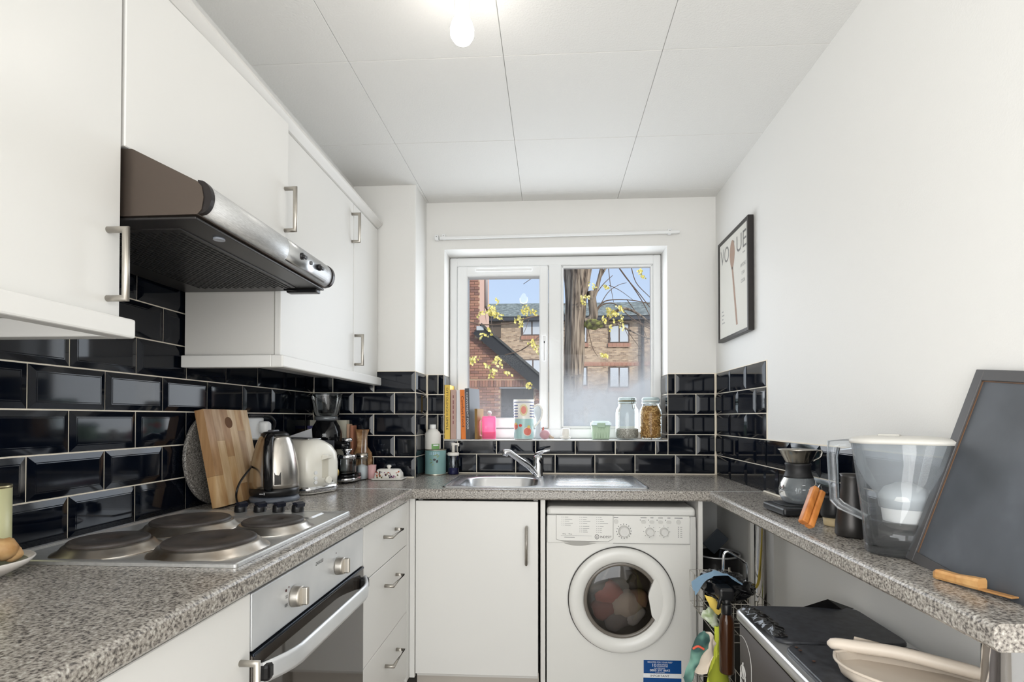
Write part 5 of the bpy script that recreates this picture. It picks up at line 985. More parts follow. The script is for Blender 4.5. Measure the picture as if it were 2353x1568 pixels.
# bread knife handle in front of the chalkboard
a, c = W(2150, 1322, 'z', ZT + .006), W(2258, 1350, 'z', ZT + .010); kd = (c - a).normalized(); ks = Vector((-kd.y, kd.x, 0))
kn_ = thing('wooden_spreader', 'pale wooden-handled spreader lying in front of the chalkboard', 'utensil', (a.x, a.y, ZT)); Mk2 = Matrix((kd, ks, Vector((0, 0, 1)))).transposed().to_4x4(); Lh = (c - a).length
part('handle', MB().loft([[(x, y * w_, z * h_) for y, z in ((-1, .25), (-.75, 0), (.75, 0), (1, .25), (1, .75), (.75, 1), (-.75, 1), (-1, .75))] for x, w_, h_ in ((0, .006, .013), (.006, .0085, .017), (Lh * .5, .0075, .016), (Lh - .02, .009, .018), (Lh, .009, .019))], smooth=False, M=Mk2 @ Matrix.Translation((0, 0, .001))), noisemat('pale_handle', [(.3, (186, 132, 76)), (.7, (216, 170, 112))], 10, .5, 3, 0, (1, 5, 5)), kn_)
part('blade', MB().box((Lh - .004, -.008, .001), (Lh + .05, .006, .004), .001, M=Mk2), mat('blade_wood', (176, 130, 80), .5), kn_)

# ------------------------------------------------------------------ recycling bin under the shelf
ZBN = .705; b0, b1, b2, b3 = .490, .812, .955, 1.452
bn = thing('recycling_bin', 'large dark two-lid recycling bin with silver rim under the shelf', 'bin', ((b0 + b1) / 2, (b2 + b3) / 2, 0)); bcx_, bcy_ = (b0 + b1) / 2, (b2 + b3) / 2; hx_, hy_ = (b1 - b0) / 2, (b3 - b2) / 2
part('bin_body', MB().loft([rr(bcx_, bcy_, hx_ - .010, hy_ - .010, .03, .012), rr(bcx_, bcy_, hx_ - .006, hy_ - .006, .03, ZBN - .040)]), mat('bin_dark', (76, 70, 66), .42, .5), bn, True)
part('base_ring', MB().loft([rr(bcx_, bcy_, hx_ - .006, hy_ - .006, .03, .001), rr(bcx_, bcy_, hx_ - .006, hy_ - .006, .03, .014)]), BLACKP, bn, True)
part('gap_band', MB().loft([rr(bcx_, bcy_, hx_ - .008, hy_ - .008, .03, ZBN - .041), rr(bcx_, bcy_, hx_ - .008, hy_ - .008, .03, ZBN - .033)]), BLACKP, bn, True)
part('steel_rim', MB().loft([rr(bcx_, bcy_, hx_ - .003, hy_ - .003, .03, ZBN - .033), rr(bcx_, bcy_, hx_, hy_, .03, ZBN - .030), rr(bcx_, bcy_, hx_, hy_, .03, ZBN - .013), rr(bcx_, bcy_, hx_ - .006, hy_ - .006, .026, ZBN - .008)]), mat('bin_silver', (196, 196, 196), .32, .9), bn, True)
LID = noisemat('bin_lid_black', [(.35, (34, 36, 40)), (.65, (54, 56, 62))], 60, .38, 4); ysp = 1.205
for (y0, y1) in ((ysp + .012, b3 - .016), (b2 + .016, ysp - .010)):
    part('lid', MB().loft([rr(bcx_ + .003, (y0 + y1) / 2, hx_ - .017, (y1 - y0) / 2 + .004, .030, ZBN - .009), rr(bcx_ + .003, (y0 + y1) / 2, hx_ - .017, (y1 - y0) / 2 + .004, .030, ZBN - .003), rr(bcx_ + .003, (y0 + y1) / 2, hx_ - .020, (y1 - y0) / 2 + .001, .028, ZBN)]), LID, bn, True)
# emblem on the long side, a round-topped pillar inside an arch
EM = mat('emblem_white', (206, 204, 200), .5); ex = b0 + .0062; c = W(1708, 1545, 'x', ex); em = MB()
P3 = lambda y, z: (ex - .0010 - .0, c.y - y, c.z + z)
arch = [P3(.058 * math.cos(q), .03 + .060 * math.sin(q)) for q in [PI * .62 - PI * .62 * k / 14 for k in range(15)]] + [P3(.058, -.20)]
part('emblem_arch', MB().tube(arch, .0008, 6), EM, bn, True)
for e_ in (([P3(.016 * math.cos(q), .016 * math.sin(q)) for q in [2 * PI * k / 20 for k in range(20)]], True), ([P3(-.016, -.008), P3(-.016, -.2)], False), ([P3(.016, -.008), P3(.016, -.2)], False), ([P3(-.016, -.022), P3(.016, -.040)], False), ([P3(-.016, -.034), P3(.016, -.052)], False), ([P3(-.006, -.045), P3(-.006, -.2)], False), ([P3(.007, -.052), P3(.007, -.2)], False), ([P3(-.006, -.012), P3(-.003, .015)], False), ([P3(.006, -.014), P3(.003, .015)], False), ([P3(0, .016), P3(0, .024)], False)):
    part('emblem_line', MB().tube(e_[0], .0016, 6, closed=e_[1]), EM, bn, True)
# liner edge pulled over the rim
def liner(s, t):
    y = b3 - .02 - (.20) * s; w_ = (.012 + .020 * math.sin(PI * s) ** .6) * (t - .35); return (b0 + .020 + w_ * 1.6 + .010 * s + .003 * math.sin(31 * s + 9 * t), y, ZBN + .002 + .009 * math.sin(PI * t) * math.sin(PI * s) ** .5 + .004 * noise.noise(Vector((s * 17, t * 5, 2))))
part('bin_liner', MB().grid(liner, 60, 10), mat('black_film', (16, 16, 18), .12), bn, True, kind='stuff')
part('liner_corner', MB().add([(.66, b3 - .012, ZBN - .004), (.80, b3 - .010, ZBN - .004), (.735, b3 - .004, ZBN + .018), (.76, b3 - .03, ZBN - .001)], [(0, 1, 2), (0, 2, 3), (1, 3, 2)]), mat('black_film'), bn, True)
# dustpan with brush on the near lid
DP = mat('beige_plastic', (198, 186, 172), .38); dpl = W(1900, 1485, 'z', ZBN + .030)
dp = thing('dustpan', 'beige plastic dustpan lying on the near bin lid', 'dustpan', (.67, 1.02, ZBN))
pan = []
for k, (z, g_) in enumerate(((.001, 0), (.008, .006), (.030, .014), (.030, .010), (.017, .004))):
    ring = []
    for (x, y) in ((-.090, .062), (-.104, .030), (-.096, -.012), (-.055, -.060), (.010, -.095), (.085, -.105), (.125, -.085), (.120, -.030), (.070, .012), (.0, .045), (-.050, .066)): n_ = Vector((x, y)).normalized(); ring.append((.67 + x + n_.x * g_, 1.025 + y + n_.y * g_, ZBN + z))
    pan.append(ring)
part('pan', MB().loft(pan, True, True), DP, dp, True)
part('pan_rim', MB().tube(smooth(pan[2] + [pan[2][0]], 4)[:-1], .003, 8, closed=True), DP, dp, True)
hpp = smooth([(dpl.x, dpl.y, ZBN + .036), (dpl.x + .055, dpl.y - .028, ZBN + .040), (dpl.x + .11, dpl.y - .055, ZBN + .042), (dpl.x + .165, dpl.y - .09, ZBN + .039), (dpl.x + .215, dpl.y - .125, ZBN + .036)], 6); hn = len(hpp) - 1
part('pan_handle', MB().tube(hpp, [.0125 * min(1, math.sqrt(max(.05, 1 - (1 - min(1, min(i, hn - i) / 2.5)) ** 2))) for i in range(hn + 1)], 14), mat('beige_light', (214, 202, 188), .4), dp, True)
hd_ = thing('hand_brush', 'beige hand brush tucked into the dustpan', 'brush', (.70, 1.10, ZBN))
part('brush_back', MB().grid(lambda s, t: (.618 + .095 * s, 1.135 + .010 * math.sin(PI * s) - .05 * s - .02 * t, ZBN + .012 + .042 * t * (1 - .35 * s)), 12, 6).grid(lambda s, t: (.618 + .095 * s, 1.112 + .010 * math.sin(PI * s) - .05 * s + .004 * t, ZBN + .012 + .040 * t * (1 - .35 * s)), 12, 6), DP, hd_, True)
for (u, v, lab) in ((1830, 1490, 'tiny dark crumb furthest from the dustpan on the near bin lid'), (1839, 1497, 'tiny dark crumb in the middle of three on the near bin lid'), (1870, 1522, 'tiny dark crumb closest to the dustpan on the near bin lid')):
    q = W(u, v, 'z', ZBN); single('crumb', MB().ball((q.x, q.y, ZBN + .002), .0028, 8, 6, 1.4, 1, .6), mat('crumb_brown', (58, 38, 30), .8), lab, 'crumb', (q.x, q.y, ZBN), group='crumbs on the bin lid')

# ------------------------------------------------------------------ wire basket and cleaning things beside the bin
YN, YFAR = 1.62, 1.98; xb0, xb1 = .512, .655; WIRE = mat('basket_wire', (176, 172, 164), .25, .95)
wbk = thing('wire_trolley', 'slim chrome wire basket trolley between washing machine and bin', 'trolley', (.58, 1.8, 0))
def loopz(z): return [(xb0, YN, z), (xb1, YN, z), (xb1, YFAR, z), (xb0, YFAR, z)]
for zb_, zt2 in ((.53, .645), (.20, .31)):
    for z in (zb_, (zb_ + zt2) / 2, zt2): part('basket_rim', MB().tube(loopz(z), .0022, 6, closed=True), WIRE, wbk, True)
    for k in range(5): x = xb0 + (xb1 - xb0) * k / 4; part('basket_wire', MB().tube([(x, YN, zt2), (x, YN, zb_), (x, YFAR, zb_), (x, YFAR, zt2)], .0013, 6), WIRE, wbk, True)
    for k in range(1, 6): y = YN + (YFAR - YN) * k / 6; part('basket_wire', MB().tube([(xb0, y, zt2), (xb0, y, zb_), (xb1, y, zb_), (xb1, y, zt2)], .0013, 6), WIRE, wbk, True)
for (x, y) in ((xb1 - .04, YN), (xb1, YFAR)): part('upright', MB().tube([(x, y, .002), (x, y, .655)], .0045, 8), WIRE, wbk, True)
for y in (1.70, 1.77): part('top_handle', MB().tube(smooth([W(1662, 1345, 'y', y), W(1662, 1300, 'y', y), W(1664, 1274, 'y', y), W(1674, 1269, 'y', y), W(1690, 1278, 'y', y), W(1708, 1290, 'y', y), W(1717, 1304, 'y', y), W(1717, 1372, 'y', y)], 5), .0042, 8), CHROME, wbk, True)
def crumple(fn, nu, nv, amp, f, seed):
    def g_(s, t):
        p = Vector(fn(s, t)); return tuple(p + Vector((noise.noise(p * f + Vector((seed, 0, 0))), noise.noise(p * f + Vector((0, seed, 5))), noise.noise(p * f + Vector((3, 7, seed))))) * amp)
    return MB().grid(g_, nu, nv)
def poly(pts, t):
    k = min(len(pts) - 2, int(t * (len(pts) - 1))); f_ = t * (len(pts) - 1) - k; return (pts[k][0] + (pts[k + 1][0] - pts[k][0]) * f_, pts[k][1] + (pts[k + 1][1] - pts[k][1]) * f_)
def sheet(top, bot, y0, y1, nu=24, nv=18, amp=.008, f=28, seed=1, belly=.02):
    """cloth hung between two outlines given as photo pixels, at depth y0 (top) to y1 (bottom)"""
    def fn(s, t):
        a, c = poly(top, s), poly(bot, s); return W(a[0] + (c[0] - a[0]) * t, a[1] + (c[1] - a[1]) * t, 'y', y0 + (y1 - y0) * t - belly * math.sin(PI * s) * math.sin(PI * min(1, t + .2)))
    return crumple(fn, nu, nv, amp, f, seed)
bc = W(1672, 1346, 'y', 1.70); bb = MB().ball((0, 0, 0), 1, 36, 24)
bb.v = [tuple(bc + Vector((p[0] * .078, p[1] * .085, p[2] * .040 + .012 * (-p[0]) * (p[2] > 0))) * (1 + .30 * noise.noise(Vector(p) * 2.2) + .14 * noise.noise(Vector(p) * 7))) for p in bb.v]
single('bin_bag', bb, mat('black_film', (16, 16, 18), .14), 'shiny black plastic bag stuffed on top of the wire trolley', 'bag')
single('blue_cloth', sheet([(1590, 1338), (1604, 1326), (1640, 1310), (1672, 1317), (1705, 1340)], [(1598, 1368), (1612, 1350), (1638, 1324), (1672, 1324), (1708, 1346)], 1.70, 1.60, 28, 10, .006, 30, 9, .0), mat('blue_cloth', (126, 156, 180), .9), 'light blue cleaning cloth lying over the black bag', 'cloth')
single('yellow_glove', sheet([(1682, 1332), (1704, 1342), (1732, 1350)], [(1690, 1346), (1710, 1356), (1732, 1362)], 1.80, 1.77, 14, 8, .006, 40, 2, .01), mat('rubber_yellow', (214, 186, 74), .4), 'yellow rubber glove lying at the back of the wire trolley', 'glove')
single('yellow_sponge_cloth', sheet([(1620, 1368), (1634, 1372), (1642, 1378)], [(1640, 1408), (1650, 1414), (1661, 1404)], 1.64, 1.64, 10, 14, .005, 30, 6, .006), mat('sponge_yellow', (226, 196, 96), .8), 'yellow sponge cloth poking through the wire basket', 'cloth')
single('green_packet', sheet([(1612, 1402), (1630, 1398), (1650, 1412)], [(1610, 1418), (1630, 1436), (1652, 1452)], 1.635, 1.625, 16, 12, .007, 40, 3, .012), noisemat('green_wrap', [(.4, (150, 166, 126)), (.55, (196, 202, 184)), (.7, (226, 228, 222))], 30, .3), 'crinkled green and white packet in the wire basket', 'packet')
# amber spray bottle hooked on the trolley
YSB = 1.575; q = W(1670, 1500, 'y', YSB); sbx = q.x; z0_ = W(1670, 1546, 'y', YSB).z
AMB = mat('amber_plastic', (58, 32, 16), .12)
spb = thing('spray_bottle', 'amber spray bottle with black trigger head left of the bin', 'spray bottle', (sbx, YSB, z0_)); zk = W(1670, 1408, 'y', YSB).z - z0_; zt3 = W(1670, 1352, 'y', YSB).z - z0_
part('bottle', MB().lathe([(.019, 0), (.021, .004), (.021, zk - .030), (.019, zk - .016), (.012, zk - .004), (.0115, zk)], seg=28), AMB, spb); part('collar', MB().lathe([(.0135, zk - .004), (.0145, zk), (.0145, zk + .022), (.012, zk + .026)], seg=20), BLACKP, spb)
part('trigger_head', MB().box((-.022, -.010, zk + .034), (.020, .045, zt3), .007).tube([(-.012, -.004, zk + .050), (-.022, -.008, zk + .036), (-.028, -.010, zk + .012)], [.006, .005, .004], 8).lathe([(.011, zk + .02), (.012, zk + .04)], seg=14), BLACKP, spb)
# cloths hanging in front
single('green_tea_towel', sheet([(1598, 1476), (1606, 1458), (1618, 1452), (1632, 1460), (1628, 1486)], [(1567, 1560), (1574, 1575), (1582, 1578), (1596, 1540), (1618, 1500)], 1.60, 1.57, 22, 22, .009, 26, 12), noisemat('teal_towel', [(.40, (58, 92, 88)), (.50, (112, 154, 140)), (.60, (144, 182, 164))], 12, .9, 2), 'teal tea towel hanging from the wire trolley', 'tea towel')
single('cream_tea_towel', sheet([(1618, 1451), (1630, 1451), (1640, 1462), (1647, 1480)], [(1590, 1542), (1604, 1548), (1622, 1548), (1632, 1520)], 1.615, 1.585, 18, 18, .008, 30, 21), mat('cream_cloth', (222, 208, 190), .9), 'cream cloth draped beside the teal tea towel', 'cloth')
rp = [W(u, v, 'y', 1.548) for u, v in ((1592, 1492), (1604, 1486), (1618, 1493))]
single('red_loop', MB().tube(smooth(rp), .0032, 8), mat('coral_red', (216, 90, 66), .6), 'coral red hanging loop on the tea towel', 'loop')
nb = MB(); pn = W(1650, 1530, 'y', 1.625); cxn, cyn, ztn = pn.x, 1.625, W(1650, 1440, 'y', 1.625).z
for k in range(14):
    for d_ in (1, -1):
        pts = []
        for q in range(15):
            tt = q / 14; z = ztn - (ztn - .12) * tt; th = 2 * PI * (k / 14 + d_ * .22 * tt); r_ = .008 + .042 * min(1, max(0, tt - .12) * 2.2); pts.append((cxn + r_ * math.cos(th), cyn + .6 * r_ * math.sin(th), z))
        nb.tube(pts, .0026, 5)
nt_ = thing('net_bag', 'lime green string bag hanging below the tea towel', 'bag', (cxn, cyn, .12)); part('net', nb, mat('lime_net', (200, 208, 70), .7), nt_, True, kind='stuff'); part('lining', MB().lathe([(.006, ztn - .02), (.010, ztn - .08), (.030, ztn - .15), (.034, .24), (.02, .13)], (cxn, cyn, 0), 20), mat('lime_dark', (140, 147, 40), .9), nt_, True)
# pots in the dark corner behind
pp = thing('cooking_pot', 'dark cooking pot with steel rim in the corner under the worktop', 'pot', (.715, 2.33, .4)); zpt = W(1640, 1278, 'y', 2.28).z
single('storage_crate', MB().box((.615, 2.17, .002), (.825, 2.60, zpt - .172), .003), mat('dark_carton', (44, 42, 38), .8), 'dark storage crate under the cooking pot in the corner', 'crate')
part('pot', MB().lathe([(.085, zpt - .168), (.092, zpt - .16), (.095, zpt - .004), (.090, zpt - .004), (.086, zpt - .15), (.002, zpt - .155)], (.715, 2.33, 0), 36), mat('pot_dark', (38, 37, 38), .3, .4), pp, True); part('rim', MB().tube([(.715 + .095 * math.cos(q), 2.33 + .095 * math.sin(q), zpt) for q in [2 * PI * k / 32 for k in range(32)]], .004, 8, closed=True), STEEL, pp, True)
a = W(1640, 1228, 'y', 2.40); single('spatula', MB().box((-.035, -.003, -.05), (.035, .003, .045), .003, M=Matrix.Translation((a.x + .01, 2.40, a.z - .03)) @ Matrix.Rotation(.75, 4, 'Y')).tube([(a.x + .03, 2.40, a.z - .07), (.72, 2.36, zpt - .14)], .005, 8), mat('spatula_grey', (60, 66, 74), .5), 'dark grey spatula standing in the cooking pot', 'spatula')
single('wall_hook', MB().box((.822, 1.505, .585), (.834, 1.545, .625), .002).box((.80, 1.51, .585), (.824, 1.54, .592), .002), mat('hook_cream', (196, 190, 178), .5), 'small cream bracket on the right wall behind the bin', 'bracket')
# ------------------------------------------------------------------ outside the window
GZ = -.4
struct('ground', MB().box((-40, 3.2, GZ - .2), (40, 70, GZ)), noisemat('pale_bounce_ground', [(.3, (168, 164, 156)), (.6, (190, 186, 178))], 2, .9))  # unseen ground, made pale to bounce daylight onto the misted panes
# near gable house of red brick
YG = 14.4; SC = YG / FPX
def G(u, v, y=YG): return W(u, v, 'y', y)
mort = mat('pale_mortar', (200, 176, 150), .9)
BR = [noisemat('brick_%d' % k, [(.3, a), (.7, b)], 6, .85, 3) for k, (a, b) in enumerate((((146, 106, 92), (164, 122, 106)), ((132, 98, 88), (152, 114, 100)), ((156, 116, 98), (172, 132, 112)), ((122, 94, 86), (142, 108, 98))))]
xs_ = G(1102, 700).x; xr_ = G(1262, 900).x; ztop = G(1100, 560).z
hs = thing('brick_house', 'red-brick house with sloping black bargeboard in the left pane', 'house', (xs_, YG, GZ))
sl0, sl1 = G(1103, 770), G(1262, 902)          # underside of the sloping verge
wallp = [(-9, GZ), (xr_, GZ), (xr_, sl1.z), (xs_, sl0.z), (xs_, ztop), (-9, ztop)]
wv = part('wall', MB().prism(wallp, 'y', YG + .010, YG + 2.2), mort, hs, True)
wn0, wn1, wnt = G(1152, 892), G(1226, 892), G(1190, 892).z
# bricks: stretcher courses and one soldier course
BW, BH, BG = .225, .075, .010
bmesh_cache = {}
def bmsh(w, h, m):
    k = (round(w, 3), round(h, 3), m.name)
    if k not in bmesh_cache: bmesh_cache[k] = mesh(MB().box((0, -.012, 0), (w, .004, h), .002, seg=1), m, 'brick')
    return bmesh_cache[k]
cnt = 0; rest = MB(); rnd = random.Random(2); off = ORG[hs.name]
zs0, zs1 = G(1100, 890).z, G(1100, 874).z        # soldier course
vis_u0, vis_u1 = 1070, 1250
lo, hi = G(1100, 965).z, G(1100, 628).z
xL = G(1072, 800).x
def brick(x, z, w, h):
    global cnt
    m = BR[rnd.randrange(4)]
    if cnt < 300:
        o = link('brick', bmsh(w, h, m), wv); o.location = Vector((x, YG, z)) - off; cnt += 1
    else: rest.box((x, YG - .012, z), (x + w, YG + .004, z + h))
def inside(x, z):
    if z > sl0.z + .05: return x < xs_ - .010
    zr = sl0.z + (sl1.z - sl0.z) * (x - xs_) / (xr_ - xs_) if x > xs_ else 99
    return z < zr - .02 and x < xr_
todo = []; near_ = lambda x, z: x > xL - .3 and lo - .1 < z < hi
r0_, r1_ = int((GZ - lo) / BH), int((ztop - lo) / BH)
for r_ in range(r0_, r1_):
    z = lo + r_ * BH
    if zs0 - BH * .6 < z < zs1: continue
    x = xL + (BW / 2 if r_ % 2 else 0) - BW * 16
    while x < xr_:
        x1 = x + BW - BG; xa_, xb_ = x, x1
        if xs_ > xa_ and xs_ < xb_ and z > sl0.z: xb_ = xs_
        if z < wnt and xb_ > wn0.x - .03 and xa_ < wn1.x + .03:
            if xa_ < wn0.x - .06: xb_ = wn0.x - .03
            elif xb_ > wn1.x + .06: xa_ = wn1.x + .03
            else: x += BW; continue
        if inside(xb_ - .02, z + BH) and inside(xa_, z) and xb_ - xa_ > .04: todo.append((xa_, z, xb_ - xa_, BH - BG))
        x += BW
x = xL - 40 * .075
while x < xr_ - .3:
    if inside(x + .065, zs1): todo.append((x, zs0 + .005, .065, zs1 - zs0 - .01))
    x += .075
todo.sort(key=lambda q: not near_(q[0], q[1]))
for q in todo: brick(*q)
if rest.v: part('brick_courses', rest, BR[1], wv, True, kind='stuff')
part('side_wall', MB().box((xs_ - .02, YG + .012, GZ), (xs_ + .003, YG + 2.2, ztop)), mat('sunlit_side', (200, 172, 160), .85), hs, True)  # side wall paler than the brick: sunlight put into its colour
dpx = xs_ + .06; part('downpipe', MB().tube([(dpx, YG + 1.0, G(1113, 690).z), (dpx, YG + 1.0, ztop)], .045, 10), mat('pipe_grey', (150, 152, 156), .4), hs, True)
part('bracket', MB().tube([(dpx, YG + .9, G(1111, 690).z), (dpx + .08, YG + 1.4, G(1120, 708).z)], .03, 8), mat('pipe_dark', (60, 60, 62), .5), hs, True)
vd = (sl1 - sl0).normalized(); nz = Vector((-vd.z, 0, vd.x)); nz = nz if nz.z > 0 else -nz
s0_, s1_ = G(1098, 758), G(1262, 900)
def verge(off0, off1, y0, y1): return [(s0_ + nz * off0), (s1_ + nz * off0), (s1_ + nz * off1), (s0_ + nz * off1)]
vp = [(p.x, p.z) for p in verge(-.17, .14, 0, 0)]; part('bargeboard', MB().prism(vp, 'y', YG - .16, YG - .12), mat('black_board', (44, 46, 50), .5), hs, True)
vp = [(p.x, p.z) for p in verge(.14, .20, 0, 0)]; part('verge_tiles', MB().prism(vp, 'y', YG - .2, YG + 2.2), mat('dark_slate', (72, 74, 74), .8), hs, True)
part('soffit', MB().prism([(p.x, p.z) for p in verge(.0, .13, 0, 0)], 'y', YG - .12, YG + .0), mat('black_board'), hs, True)
e0 = G(1098, 758, YG - .17); part('gutter_end', MB().box((e0.x - .04, YG - .18, e0.z - .02), (e0.x + .16, YG - .16, e0.z + .10), .01), mat('light_cap', (186, 192, 196), .4), hs, True)
wnd = part('window', MB().box((wn0.x, YG - .02, wnt - 1.1), (wn1.x, YG + .02, wnt), 0), mat('dark_window', (52, 50, 50), .2), hs, True); part('lintel', MB().box((wn0.x - .05, YG - .03, wnt - .02), (wn1.x + .05, YG + .0, wnt + .02)), mat('lead_grey', (140, 142, 148), .5), hs, True)

# far row of houses, buff brick under a slate roof
YH = 30.0; H_ = lambda u, v: W(u, v, 'y', YH)
def brickmat(name, c1, c2, mort_, w=.225, h=.075):
    m = bpy.data.materials.new(name); m.use_nodes = True; n = m.node_tree; p = n.nodes['Principled BSDF']; p.inputs['Roughness'].default_value = .9
    c = n.nodes.new('ShaderNodeTexCoord'); s_ = n.nodes.new('ShaderNodeSeparateXYZ'); k_ = n.nodes.new('ShaderNodeCombineXYZ'); n.links.new(c.outputs['Object'], s_.inputs[0]); n.links.new(s_.outputs[0], k_.inputs[0]); n.links.new(s_.outputs[2], k_.inputs[1])
    t = n.nodes.new('ShaderNodeTexBrick'); t.inputs['Color1'].default_value = L(*c1); t.inputs['Color2'].default_value = L(*c2); t.inputs['Mortar'].default_value = L(*mort_)
    t.inputs['Scale'].default_value = 1; t.inputs['Mortar Size'].default_value = .011; t.inputs['Brick Width'].default_value = w; t.inputs['Row Height'].default_value = h; t.inputs['Bias'].default_value = -.1
    n.links.new(k_.outputs[0], t.inputs['Vector']); n.links.new(t.outputs[0], p.inputs['Base Color']); MATS[name] = m; return m
BUFF = brickmat('buff_brick', (198, 176, 150), (126, 106, 90), (176, 162, 146))
fh = thing('terrace_house', 'row of buff-brick houses with grey slate roof beyond the tree', 'house', (0, YH, GZ))
eL, eR = H_(1126, 724), H_(1520, 742); ze = H_(1300, 735).z; zrd = H_(1300, 690).z
part('wall', MB().box((-14, YH, GZ), (14, YH + 8, ze)), BUFF, fh, True)
part('fascia', MB().box((-14, YH - .45, ze - .10), (14, YH - .40, ze + .18)), mat('fascia_dark', (62, 66, 74), .5), fh, True)
part('eaves_soffit', MB().box((-14, YH - .42, ze - .10), (14, YH, ze - .02)), mat('fascia_dark'), fh, True)
SLATE = noisemat('roof_slate', [(.3, (96, 106, 108)), (.55, (134, 146, 148)), (.8, (170, 180, 180))], 5, .7, 3)
rs = thing('dummy', 'x', 'x') if 0 else None
rdep = 5.2; ncs = 13
rf = part('roof', MB().add([(-14, YH - .5, ze + .12), (14, YH - .5, ze + .12), (14, YH + rdep, zrd + .95), (-14, YH + rdep, zrd + .95), (-14, YH + rdep, zrd - .5), (14, YH + rdep, zrd - .5)], [(0, 1, 2, 3), (3, 2, 5, 4)]), SLATE, fh, True)
for k in range(ncs):
    t0, t1 = k / ncs, (k + 1.08) / ncs; y0, y1 = YH - .5 + (rdep + .5) * t0, YH - .5 + (rdep + .5) * t1; z0, z1 = ze + .12 + (zrd + .83 - ze) * t0, ze + .12 + (zrd + .83 - ze) * t1
    part('slate_course', MB().add([(-14, y0, z0 + .07), (14, y0, z0 + .07), (14, y1, z1 + .02), (-14, y1, z1 + .02), (-14, y0, z0), (14, y0, z0)], [(0, 1, 2, 3), (4, 5, 1, 0)]), SLATE, rf, True)
WF = mat('window_brown', (92, 78, 70), .5); WPN = mat('sky_pane', (196, 204, 212), .08, spec=.8); RB = brickmat('red_band', (170, 124, 106), (148, 104, 90), (186, 160, 142), .075, .225)
def fwin(u0, v0, u1, v1, sill=True):
    a, c = H_(u0, v0), H_(u1, v1); t = part('window_frame', MB().box((a.x, YH - .05, c.z), (c.x, YH + .02, a.z)), WF, fh, True); xm = (a.x + c.x) / 2; g_ = .075
    for (p, q) in ((a.x + g_, xm - g_ * .5), (xm + g_ * .5, c.x - g_)): part('pane', MB().box((p, YH - .06, c.z + g_), (q, YH - .04, a.z - g_)), WPN, t, True)
    part('brick_sill', MB().box((a.x - .05, YH - .08, c.z - .22), (c.x + .05, YH, c.z)), RB, fh, True)
for w_ in ((1199, 729, 1246, 772), (1201, 826, 1248, 872), (1399, 744, 1446, 789), (1399, 843, 1446, 892), (1304, 744, 1350, 789), (1304, 843, 1350, 888), (1505, 744, 1552, 789)): fwin(*w_)
a, c = H_(1126, 733), H_(1151, 776); part('panel', MB().box((a.x, YH - .06, c.z), (c.x, YH, a.z)), mat('dark_panel', (92, 82, 74), .6), fh, True)  # dark panel on the upper wall
a, c = H_(1100, 834), H_(1100, 843); part('brick_band', MB().box((-14, YH - .03, c.z), (14, YH, a.z)), RB, fh, True)
a = H_(1476, 760); part('drain_pipe', MB().tube([(a.x, YH - .12, GZ), (a.x, YH - .12, ze)], .09, 8), mat('pipe_dark'), fh, True)

# ------------------------------------------------------------------ tree
BARK = noisemat('bark', [(.36, (62, 54, 48)), (.48, (118, 106, 94)), (.62, (158, 146, 130))], 26, .95, 5, 0, (1, 1, .07), bump=1.0)
TWIG = mat('twig_brown', (104, 88, 76), .9); YT = 9.5; T_ = lambda u, v, y=YT: W(u, v, 'y', y)
tr = thing('tree', 'bare tree with thick furrowed trunk in the right pane', 'tree', (T_(1318, 960).x, YT, GZ))
rings = []
prof = [(1316, 1290, 34), (1316, 1000, 30), (1317, 900, 24), (1319, 850, 24), (1320, 800, 25), (1321, 740, 24.5), (1323, 690, 26), (1326, 650, 31), (1328, 610, 38), (1332, 560, 44)]
zb_ = None
for (u, v, hw) in prof:
    p = T_(u, v); R_ = hw * .88 * YT / FPX; ring = []
    for k in range(40):
        q = 2 * PI * k / 40; f_ = 1 + .10 * noise.noise(Vector((math.cos(q) * 4, math.sin(q) * 4, p.z * .5))) + .07 * math.sin(k * 2.5 + p.z * .8) + .05 * noise.noise(Vector((math.cos(q) * 14, math.sin(q) * 14, p.z * .7)))
        ring.append((p.x + R_ * f_ * math.cos(q), YT + R_ * f_ * math.sin(q), p.z))
    rings.append(ring)
rings[0] = [(x, y, GZ - .05) for x, y, z in rings[0]]
part('trunk', MB().loft(rings), BARK, tr, True)
def limb(pts, r0, r1, y=YT, m=BARK, name='branch', yy=None):
    P = [T_(u, v, (yy[i] if yy else y)) for i, (u, v) in enumerate(pts)]; Q = smooth(P, 5); n_ = len(Q); part(name, MB().tube(Q, [r0 + (r1 - r0) * i / (n_ - 1) for i in range(n_)], 7), m, tr, True); return Q
limb([(1344, 742), (1355, 738), (1364, 725), (1362, 700), (1358, 670)], .09, .075); limb([(1358, 700), (1372, 660), (1384, 610)], .045, .03); limb([(1360, 690), (1378, 640), (1396, 610)], .03, .018)
ms_ = MB().ball((0, 0, 0), 1, 18, 12); c = T_(1363, 746, YT - .05); ms_.v = [tuple(c + Vector((p[0] * .17, p[1] * .12, p[2] * .085)) * (1 + .3 * noise.noise(Vector(p) * 3))) for p in ms_.v]; part('moss_burl', ms_, noisemat('moss', [(.35, (74, 66, 52)), (.55, (128, 132, 74)), (.7, (164, 168, 92))], 14, .9), tr, True)
limb([(1360, 742), (1380, 742), (1400, 730), (1415, 716), (1440, 710), (1470, 724), (1500, 748)], .05, .014, name='branch'); limb([(1378, 752), (1400, 750), (1420, 746), (1440, 756), (1470, 770), (1500, 782)], .03, .010)
